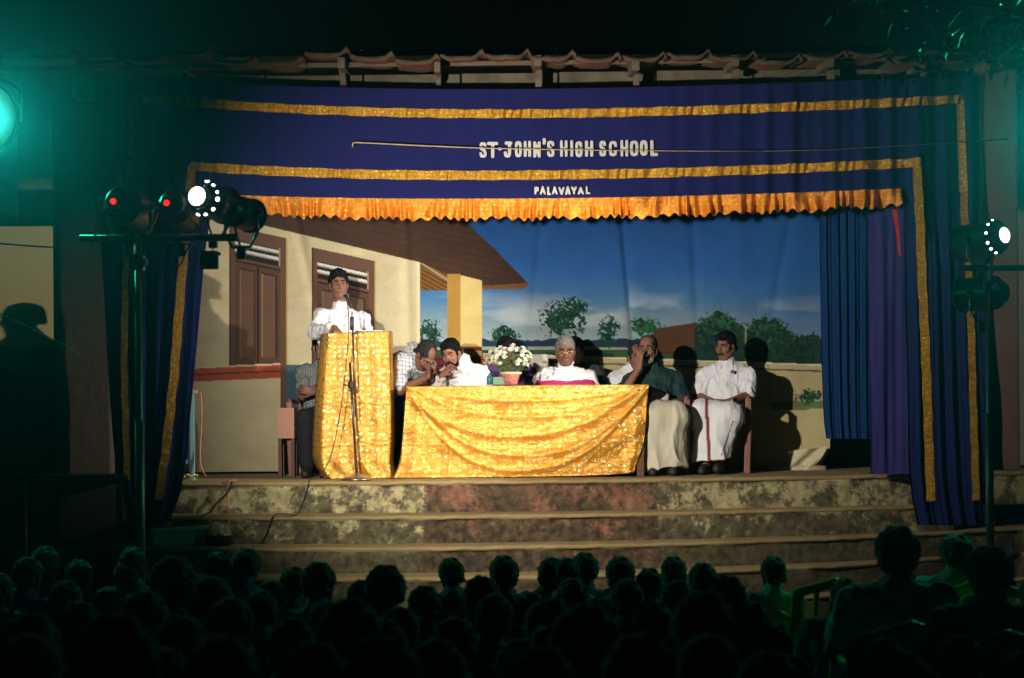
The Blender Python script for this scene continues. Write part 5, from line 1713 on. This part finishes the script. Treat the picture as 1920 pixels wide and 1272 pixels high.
def par_can(rear, direction, label, lit=False, spot=None, led=None, r=.105, L=.33, ring=True, flip=1):
    """dome-backed parabolic lamp; rear = centre of its back end, direction = where it shines"""
    d = Vector(direction).normalized()
    root = empty('stage_lamp', rear, 0, label, 'stage lamp', 'stage lamps on the side stands')
    M = along((0, 0, 0), d)
    q = MB(); q.lathe([(.045, .0), (.068, .002), (.074, .03), (r - .012, .055), (r, .075), (r, L - .02), (r + .008, L - .015), (r + .008, L), (r - .006, L), (r - .008, .12), (.06, .06)], M, 32)
    q.build('can', can_m, root, False)
    q = MB(); q.lathe([(0, -.004), (.05, -.004), (.058, .004), (.06, .02)], M, 28)
    cap = q.build('rear_cap', glow_m if lit else can_m, root, True)
    if lit:
        for k in range(12):
            a = 2 * math.pi * k / 12 + .2 + random.uniform(-.09, .09)
            if (M.to_3x3() @ Vector((math.cos(a), math.sin(a), 0))).y > .12: continue
            q = MB(); c0 = M @ Vector(((r - .005) * math.cos(a), (r - .005) * math.sin(a), .066)); nrm = (c0 - M @ Vector((0, 0, .10))).normalized()
            vr_ = random.uniform(.008, .0125); q.lathe([(0, .005), (vr_, .002), (vr_, -.006)], along(c0, c0 + nrm), 10); q.build('vent', glow_m, root, True)
    if led:
        q = MB(); c0 = M @ Vector((led[0], led[1], -.004)); nrm = -d
        q.lathe([(0, .012), (.017, .008), (.019, -.02)], along(c0, c0 + nrm), 12); q.build('indicator', red_led, root, True)
    q = MB(); q.lathe([(r - .012, L - .03), (.05, L - .022), (0, L - .02)], M, 24); q.build('lens', mat('lens_glass', (.5, .5, .48), .15), root, True)
    mid = M @ Vector((0, 0, L * .55))
    sx = d.cross(Vector((0, 0, 1))).normalized()
    q = MB(); q.tube([mid + sx * (r + .012), mid + sx * (r + .014) + Vector((0, 0, -.12)), mid + sx * .06 + Vector((0, 0, -.20)), mid - sx * .06 + Vector((0, 0, -.20)), mid - sx * (r + .014) + Vector((0, 0, -.12)), mid - sx * (r + .012)], .010, 8)
    q.build('yoke', yoke_m, root, True)
    for s_ in (-1, 1):
        q = MB(); q.lathe([(0, 0), (.022, 0), (.022, .02), (.012, .024), (.012, .04), (0, .04)], along(mid + sx * s_ * (r + .004), mid + sx * s_ * (r + .06)), 12); q.build('knob', can_m, root, True)
    q = MB(); q.box(mid + Vector((0, 0, -.235)), (.05, .05, .075), bev=.006); q.build('clamp', can_m, root)
    q = MB(); c0 = M @ Vector((0, 0, .01)); q.tube([M @ Vector((0, .07, .04)), M @ Vector((0, .12, -.01)) + Vector((0, 0, -.08)), mid + Vector((0, .05, -.24))], .007, 6); q.build('lead', MATS['black_rubber'], root, True)
    if spot:
        ld = bpy.data.lights.new('lamp_beam', 'SPOT'); lo = bpy.data.objects.new('lamp_beam', ld); COL.objects.link(lo); lo.parent = root
        ld.energy, ld.color, ang, blend = spot[0], spot[1], spot[2], spot[3]
        ld.spot_size = rad(ang); ld.spot_blend = blend; ld.shadow_soft_size = .055
        lo.location = d * (L + .02); bd = Vector(spot[4]) if len(spot) > 4 else d; lo.rotation_euler = (-bd).to_track_quat('Z', 'Y').to_euler()
    return root


# left stand
stand_pole_m = mat('galvanised_pipe', (.22, .24, .24), .4, .7, bump=.15, bscale=60)


def light_stand(px, bar_y, x0, x1, label, LY=-5.1):
    f = base_at(px, 900, LY); root = empty('lighting_stand', (f.x, LY, GZ), 0, label, 'lighting stand')
    zb = W(px, bar_y, LY).z - GZ
    q = MB(); q.tube([(0, 0, .02), (0, 0, zb + .03)], .020, 14); q.build('pole', stand_pole_m, root, True)
    q = MB(); q.tube([(0, 0, .5), (0, 0, zb * .62)], .027, 14); q.build('outer_sleeve', stand_pole_m, root, True)
    for k in range(3):
        a = 2 * math.pi * k / 3 + .5
        q = MB(); q.tube([(0, 0, .75), (.55 * math.cos(a), .55 * math.sin(a), .02)], .014, 10); q.build('leg', can_m, root, True)
    q = MB(); q.tube([(W(x0, bar_y, LY).x - f.x, 0, zb), (W(x1, bar_y, LY).x - f.x, 0, zb)], .022, 12); q.build('crossbar', can_m, root, True)
    q = MB(); q.box((0, 0, zb - .14), (.07, .07, .09), bev=.008); q.build('collar', can_m, root)
    q = MB(); q.lathe([(0, 0), (.018, 0), (.024, .02), (.014, .04), (0, .04)], along((.03, -.02, zb - .14), (.1, -.1, zb - .14)), 10); q.build('clamp_knob', yoke_m, root, True)
    return root


light_stand(262, 447, 150, 446, 'tall lighting stand with crossbar before the left curtain')
warm = (1.0, .92, .79)
tgtL, tgtR = Vector((.70, 1.0, 1.25)), Vector((-1.75, 1.05, .95))
rl = W(369, 368, LY); dl = (tgtL - rl)
par_can(rl, (dl.x, dl.y, dl.z), 'lit stage lamp with glowing back and vents on the left stand', True, (LEFT_W, warm, 76, .95))
par_can(W(427, 392, LY + .05), (.42, 1, -.08), 'unlit stage lamp at the right end of the left crossbar', r=.095, L=.28)
par_can(W(222, 378, LY), (.18, 1, -.14), 'unlit lamp with a red glow, leftmost on the left stand', led=(.03, .0), r=.115, L=.33)
par_can(W(322, 381, LY), (.15, 1, -.14), 'unlit lamp with a red glow beside the lit left lamp', led=(.03, .0), r=.105, L=.33)
db = W(392, 488, LY)
dbo = empty('dimmer_box', db, 0, 'small green lit dimmer box hanging below the left crossbar', 'dimmer box')
q = MB(); q.box((0, 0, 0), (.105, .06, .105), bev=.006); q.build('case', mat('dark_green_case', (.03, .10, .08), .5), dbo)
q = MB(); q.box((.06, 0, .035), (.014, .02, .02), bev=.003); q.build('plug', can_m, dbo)
q = MB(); q.tube([(.02, 0, .05), (.03, 0, .13)], .004, 6); q.build('hanger', can_m, dbo)
for k, (pts_, lab) in enumerate(((((362, 452), (350, 470), (341, 492), (330, 503)), 'short black lead dangling below the lit left lamp'),
                                 (((196, 372), (190, 395), (182, 415), (176, 450), (170, 462)), 'black lead looping down from the leftmost lamp'),
                                 (((240, 452), (250, 520), (258, 640), (256, 760), (258, 860)), 'black lead running down along the left lighting pole'))):
    cable([W(a, b_, LY - .03) for a, b_ in pts_], .006, blk_c, lab)
# right stand
RY = -2.3
light_stand(1856, 503, 1800, 1990, 'lighting stand with crossbar before the right curtain', RY)
rr_ = W(1884, 441, RY); dr = tgtR - rr_
par_can(rr_, (-.60, .78, -.10), 'lit stage lamp with glowing back and vents on the right stand', True, (RIGHT_W, warm, 38, .6, tuple(dr)), r=.128, L=.40)
par_can(W(1884, 548, RY + .02), (-.75, .8, -.02), 'unlit stage lamp hanging under the right crossbar', r=.12, L=.36)

# green floods facing the audience
FY = -3.2


def lens_mat():
    """frosted lens, its emission painted to fade towards the rim"""
    if 'green_lens' in MATS: return MATS['green_lens']
    m, n, l, b = node_mat('green_lens')
    tc = n.new('ShaderNodeTexCoord'); ln = n.new('ShaderNodeVectorMath'); ln.operation = 'LENGTH'
    l.new(tc.outputs['Object'], ln.inputs[0])
    mr = n.new('ShaderNodeMapRange'); mr.interpolation_type = 'SMOOTHSTEP'
    mr.inputs[1].default_value = .06; mr.inputs[2].default_value = .20; mr.inputs[3].default_value = .75; mr.inputs[4].default_value = .12  # painted emission falloff, softens the hard edge of the disc
    l.new(ln.outputs['Value'], mr.inputs[0]); l.new(mr.outputs[0], b.inputs['Emission Strength'])
    b.inputs['Emission Color'].default_value = (.10, .80, .66, 1); b.inputs['Base Color'].default_value = (.05, .2, .16, 1)
    return m


def flood(px, py, aim, label):
    c = W(px, py, FY); d = Vector(aim).normalized()
    root = empty('green_floodlight', c, 0, label, 'floodlight', 'green floodlights')
    root.scale = (1.15, 1.15, 1.15)
    M = along((0, 0, 0), d)
    q = MB(); q.lathe([(0, -.24), (.10, -.24), (.16, -.18), (.205, 0), (.215, 0), (.215, .03), (.200, .03), (.198, -.004), (.10, -.15), (0, -.16)], M, 32); q.build('housing', can_m, root, True)
    q = MB(); q.lathe([(.198, .0), (.12, .018), (0, .024)], M, 32); q.build('lens', lens_mat(), root, True)
    q = MB(); sx = d.cross(Vector((0, 0, 1))).normalized(); q.tube([sx * .23, sx * .235 + Vector((0, 0, .18)), Vector((0, 0, .30)), -sx * .235 + Vector((0, 0, .18)), -sx * .23], .012, 8); q.build('yoke', yoke_m, root, True)
    q = MB(); q.tube([(0, .04, (GZ - c.z) / 1.15 + .02), (0, .04, .3)], .022, 12); q.box((0, .04, (GZ - c.z) / 1.15 + .02), (.5, .5, .03), bev=.005); q.build('stand_pole', can_m, root, True)
    ld = bpy.data.lights.new('flood_beam', 'SPOT'); lo = bpy.data.objects.new('flood_beam', ld); COL.objects.link(lo); lo.parent = root
    ld.energy = GREEN_W; ld.color = (.02, 1.0, .50); ld.shadow_soft_size = .10
    lo.location = d * .06
    ld.spot_size = rad(168); ld.spot_blend = .35; lo.rotation_euler = (-d).to_track_quat('Z', 'Y').to_euler()
    return root


flood(-30, 222, (.62, -.72, -.30), 'green floodlight glowing at the left edge of the picture')
flood(2030, 246, (-.62, -.72, -.30), 'green floodlight glowing at the right edge of the picture')

# =================================================================== AUDIENCE
def seated_variant(seed, fluff, long_hair=False):
    p = Person('person', (0, 0, 0), 'x', tone=(.10, .045, .03), head=(random.uniform(-12, 12), random.uniform(-4, 8), random.uniform(-5, 5)), h=.011,
               H=V3(random.uniform(-.015, .015), -.02, 1.088), N=V3(0, .03, .97), S=(V3(-.18, .03, .94), V3(.18, .03, .94)))
    p.body(hands=False)
    p.T = p.T
    g = SDF(.008)
    T, R = p.T, p.R
    g.ell(T((0, .016, .030)), (.077 + fluff, .095 + fluff, .088 + fluff), R, .01)
    for q_ in (-1, 1):
        g.ell(T((q_ * .045, .062, -.035)), (.034, .040, .055), R, .02)
    if long_hair:
        g.ell(T((0, .085, -.10)), (.06, .035, .12), R, .03)
        g.cone(T((0, .10, -.05)), T((0, .13, -.30)), .035, .018, .02)
    g.cut(T((0, -.085, .055)), np.array(R @ Vector((0, -.7, -.3))), .012); g.cut(T((0, 0, -.004)), np.array(R @ Vector((0, -.62, -1.0))), .012)
    if not long_hair: g.cut(T((0, .05, -.088)), np.array(R @ Vector((0, 0, -1))), .01)
    V, Fq = g.mesh(); V = V + vnormals(V, Fq) * (.008 * fbm(V * 42, 2) + .005 * fbm(V * 120, 1))[:, None]
    raw('hair', V, Fq, mat('audience_hair', (.010, .009, .009), .75, bump=.7, bscale=90, stretch=(1, 1, .4), spec=.15, sheen=.9), p.root, True)
    p.shirt(mat('audience_shirt', (.10, .10, .12), .85), sleeve=.7, wr=(.008, (12, 12, 9)), h=.012)
    p.trousers(jeans_m)
    return p.root


variants = [seated_variant(1, .013), seated_variant(2, .018), seated_variant(3, .010), seated_variant(4, .016, True)]
shirts = [mat('audience_shirt'), mat('audience_white', (.45, .46, .48), .85), mat('audience_blue', (.05, .08, .20), .85), mat('audience_red', (.18, .03, .04), .85), mat('audience_tan', (.22, .17, .10), .85)]
# (px, top py, head width in px, variant, shirt)
HEADS = [(85, 1024, 52, 0, 0), (53, 1043, 60, 1, 2), (3, 1085, 62, 2, 0), (238, 1026, 58, 0, 0), (335, 1043, 78, 1, 0), (245, 1078, 58, 2, 1), (413, 1032, 56, 0, 0), (463, 1027, 56, 1, 2),
         (433, 1065, 52, 3, 0), (388, 1075, 80, 2, 0), (300, 1108, 84, 3, 4), (425, 1120, 84, 1, 0), (510, 1085, 66, 0, 3), (570, 1062, 64, 2, 0), (622, 1053, 66, 1, 0), (220, 1150, 140, 0, 0),
         (20, 1157, 108, 1, 0), (118, 1088, 72, 2, 0), (530, 1152, 92, 0, 2), (600, 1128, 78, 3, 0), (720, 1062, 75, 1, 0), (860, 1068, 58, 2, 0), (962, 1040, 62, 0, 0), (925, 1077, 72, 3, 2), (1017, 1063, 56, 2, 0),
         (1063, 1068, 55, 0, 1), (1100, 1038, 58, 1, 0), (1170, 1043, 62, 0, 0), (1262, 1048, 58, 2, 0), (800, 1100, 70, 1, 0), (750, 1133, 76, 0, 4), (672, 1122, 108, 2, 0), (875, 1160, 90, 3, 0),
         (1000, 1117, 90, 0, 0), (1072, 1103, 66, 1, 3), (1145, 1083, 70, 2, 0), (1222, 1083, 62, 0, 0), (1133, 1140, 116, 1, 0), (722, 1195, 128, 3, 0), (930, 1195, 100, 2, 2), (1308, 1115, 104, 1, 0),
         (1330, 1052, 62, 0, 0), (1353, 1078, 74, 3, 2), (1433, 1122, 56, 2, 1), (1440, 1172, 84, 0, 0), (1597, 1187, 94, 1, 0), (1507, 1222, 100, 2, 0), (1910, 1223, 100, 0, 0), (1240, 1190, 128, 2, 0), (400, 1195, 128, 2, 0),
         (1725, 1225, 96, 3, 0), (1558, 1165, 66, 2, 0), (130, 1125, 88, 0, 0), (355, 1150, 96, 3, 2), (485, 1105, 74, 2, 0), (655, 1085, 66, 0, 0), (690, 1165, 90, 1, 0), (820, 1200, 108, 0, 0), (905, 1110, 74, 0, 4), (1040, 1175, 96, 2, 0), (1195, 1125, 76, 3, 0), (1275, 1090, 70, 1, 2), (1390, 1128, 78, 0, 0), (1350, 1195, 112, 3, 0), (1640, 1195, 96, 2, 0), (60, 1195, 118, 3, 0), (310, 1205, 122, 0, 0), (540, 1205, 118, 1, 0), (1010, 1215, 124, 1, 0), (1440, 1225, 118, 1, 0), (160, 1056, 58, 3, 0), (1830, 1190, 92, 1, 0)]
rows = [(4.9, 'row nearest the camera'), (6.3, 'second row from the camera'), (7.4, 'third row from the camera'), (8.5, 'middle row'), (9.6, 'third row from the steps'), (10.6, 'second row from the steps'), (11.5, 'row nearest the steps')]
placed = []
for (px, ty, wd_, vr, sh) in HEADS:
    d = 4043 * .170 / wd_
    ri = min(range(len(rows)), key=lambda i: abs(rows[i][0] - d))
    d = rows[ri][0] + max(-.35, min(.35, (d - rows[ri][0])))
    placed.append((ri, px, ty, d, vr, sh))
ords = ['first', 'second', 'third', 'fourth', 'fifth', 'sixth', 'seventh', 'eighth', 'ninth', 'tenth', 'eleventh', 'twelfth', 'thirteenth', 'fourteenth', 'fifteenth', 'sixteenth', 'seventeenth', 'eighteenth', 'nineteenth', 'twentieth']
used = set()
for ri in range(len(rows)):
    mem = sorted([p for p in placed if p[0] == ri], key=lambda p: p[1])
    for k, (_, px, ty, d, vr, sh) in enumerate(mem):
        if vr not in used:
            o = variants[vr]; used.add(vr)
        else:
            o = copy_tree(variants[vr])
        y = d + CAM_Y
        top = W(px, ty, y)
        sc_ = max(.78, min(1.14, (top.z - GZ) / 1.222))
        o.location = (top.x, y, GZ); o.scale = (min(sc_, 1.06), min(sc_, 1.06), sc_)
        o.rotation_euler = (rad(random.uniform(-4, 4)), rad(random.uniform(-4, 4)), math.pi + rad(random.uniform(-30, 30)))
        tag(o, 'audience head from behind, %s from left in the %s' % (ords[k], rows[ri][1]), 'person', 'seated audience seen from behind')
        for ch in o.children:
            if ch.name.startswith('shirt'):
                ch.material_slots[0].link = 'OBJECT'; ch.material_slots[0].material = shirts[sh]
bench_m = mat('bench_wood', (.10, .06, .035), .7, bump=.2, bscale=20)
for ri, (d, rn) in enumerate(rows):
    xs_ = [W(p[1], 1100, p[3] + CAM_Y).x for p in placed if p[0] == ri]
    if not xs_: continue
    x0, x1 = min(xs_) - .3, max(xs_) + .3
    be = empty('bench', ((x0 + x1) / 2, d + CAM_Y, GZ), 0, 'long low wooden bench under the audience %s' % rn, 'bench', 'benches under the audience')
    q = MB(); q.box((0, 0, .385), (x1 - x0, .30, .035), bev=.004); q.build('plank', bench_m, be)
    for sx in (-1, 0, 1):
        q = MB(); q.box((sx * ((x1 - x0) / 2 - .2), 0, .184), (.05, .24, .366), bev=.004); q.build('leg', bench_m, be)

# adults at right on plastic chairs
chair_y = make_chair(mat('lime_plastic', (.58, .54, .03), .4, bump=.05, bscale=60))


def adult(px, ty, d, shirt_m, label, vr, sx=1.0, rz=0.0):
    o = copy_tree(variants[vr]); y = d + CAM_Y; top = W(px, ty, y); sc_ = (top.z - GZ) / 1.222
    o.location = (top.x, y, GZ); o.scale = (1.06 * sx, 1.06, sc_); o.rotation_euler = (0, 0, math.pi + rz)
    tag(o, label, 'person', None)
    if 'group' in o: del o['group']
    for ch in o.children:
        if ch.name.startswith('shirt'):
            ch.material_slots[0].link = 'OBJECT'; ch.material_slots[0].material = shirt_m
    return o


pale_blue = mat('pale_blue_shirt', (.36, .48, .56), .85, bump=.3, bscale=18)
adult(1680, 985, 9.7, pale_blue, 'man in a pale blue shirt towering over the audience at right', 0, 1.05)
adult(1790, 1001, 11.6, mat('pale_green_shirt', (.30, .40, .32), .85), 'man in a pale green shirt behind the pale blue shirt, near the steps', 2)
adult(1853, 1025, 9.3, mat('dark_shirt', (.03, .03, .035), .85), 'man in a dark shirt at the right edge of the audience', 1)
adult(1945, 1075, 10.0, mat('teal_shirt', (.12, .25, .24), .85), 'person in a teal shirt cut off by the right picture edge', 2)
CG = 'lime green plastic chairs among the audience'
for i, (px, d, lab) in enumerate(((1531, 11.9, 'empty lime green plastic chair left of the pale blue shirted man'), (1880, 11.4, 'lime green plastic chair at the right edge of the picture'),
                                  (1680, 9.75, 'lime green plastic chair under the man in pale blue'), (1790, 11.62, 'lime green plastic chair under the man in pale green'), (1853, 9.35, 'lime green plastic chair under the dark shirted man'))):
    c = chair_y if i == 0 else copy_tree(chair_y)
    p = W(px, 1100, d + CAM_Y); c.location = (p.x, p.y + (0 if i < 2 else -.03), GZ); c.rotation_euler = (0, 0, math.pi + rad((8, -10, 0, 0, 0)[i])); tag(c, lab, 'chair', CG)

# =================================================================== OVERHANGING TREE
TY = -4.6
tb = W(2130, 900, TY)
tree_o = empty('tree', (tb.x, TY, GZ), 0, 'tree at top right with drooping leaves catching green light', 'tree')
toff = Vector(tree_o.location)
bark = mat('bark', (.07, .055, .04), .9, bump=.7, bscale=16)
q = MB(); q.tube([Vector((0, 0, 0)), Vector((.05, .02, 1.5)), Vector((-.05, 0, 3.0)), Vector((-.25, 0, 4.4))], [.17, .14, .11, .07], 12); q.build('trunk', bark, tree_o, True)
limbs = []
for pts_ in (((2080, 120), (1960, 40), (1840, 10), (1740, 8), (1640, 24)), ((2060, 60), (1900, 40), (1800, 50), (1740, 80), (1700, 108)), ((1960, 40), (1900, 80), (1860, 110)), ((1990, -60), (1800, -50), (1660, -10), (1590, 10))):
    P_ = [W(a, b_, TY + .15 * math.sin(i * 2 + a)) - toff for i, (a, b_) in enumerate(pts_)]
    q = MB(); q.tube(P_, [.035, .022, .014, .009, .005][:len(P_)], 8); q.build('branch', bark, tree_o, True); limbs.append(P_)
verts, faces = [], []
rl_ = random.Random(3)
for P_ in limbs:
    for i in range(len(P_) - 1):
        for k in range(20):
            t = rl_.random(); c = P_[i].lerp(P_[i + 1], t) + Vector((rl_.gauss(0, .10), rl_.gauss(0, .14), rl_.gauss(-.04, .09)))
            d = Vector((rl_.gauss(0, .6), rl_.gauss(0, .6), -rl_.uniform(.2, 1.2))).normalized(); s_ = d.cross(Vector((rl_.gauss(0, 1), rl_.gauss(0, 1), rl_.gauss(0, 1)))).normalized()
            Ln, wd_ = rl_.uniform(.07, .14), rl_.uniform(.011, .02)
            nr = d.cross(s_) * .012
            b0 = len(verts)
            verts += [c, c + d * Ln * .4 - s_ * wd_ + nr, c + d * Ln * .4, c + d * Ln * .4 + s_ * wd_ + nr, c + d * Ln - nr]
            faces += [(b0, b0 + 1, b0 + 2), (b0, b0 + 2, b0 + 3), (b0 + 1, b0 + 4, b0 + 2), (b0 + 2, b0 + 4, b0 + 3)]
me = bpy.data.meshes.new('crown'); me.from_pydata([tuple(v_) for v_ in verts], [], faces)
tag(link_mesh('crown', me, mat('glossy_leaf', (.03, .065, .025), .4, spec=.5), tree_o, False), kind='stuff')
# thin wire crossing at far left
cable([W(-20, 580, -3.0), W(50, 612, -3.0), W(112, 643, -3.0), W(150, 665, -3.0)], .004, mat('green_wire', (.06, .16, .08), .5), 'thin taut wire slanting across the cream side wall')

# =================================================================== ADDED HAZE, STANDS IN FOR LENS FLARE OF THE GREEN LAMPS
hz = MB(); hz.box((0, 20, 3.0), (168, 128, 12.0))
hm = bpy.data.materials.new('flare_scatter'); hm.use_nodes = True
hn = hm.node_tree.nodes; hl = hm.node_tree.links
hn.remove(hn['Principled BSDF'])
pv = hn.new('ShaderNodeVolumePrincipled'); pv.inputs['Color'].default_value = (.3, .60, 1, 1); pv.inputs['Density'].default_value = FLARE_HAZE_DENSITY
pv.inputs['Anisotropy'].default_value = .92
hl.new(pv.outputs[0], hn['Material Output'].inputs['Volume'])
tag(hz.build('flare_haze', hm), 'added scattering volume standing in for lens flare round the green lamps', kind='stuff')
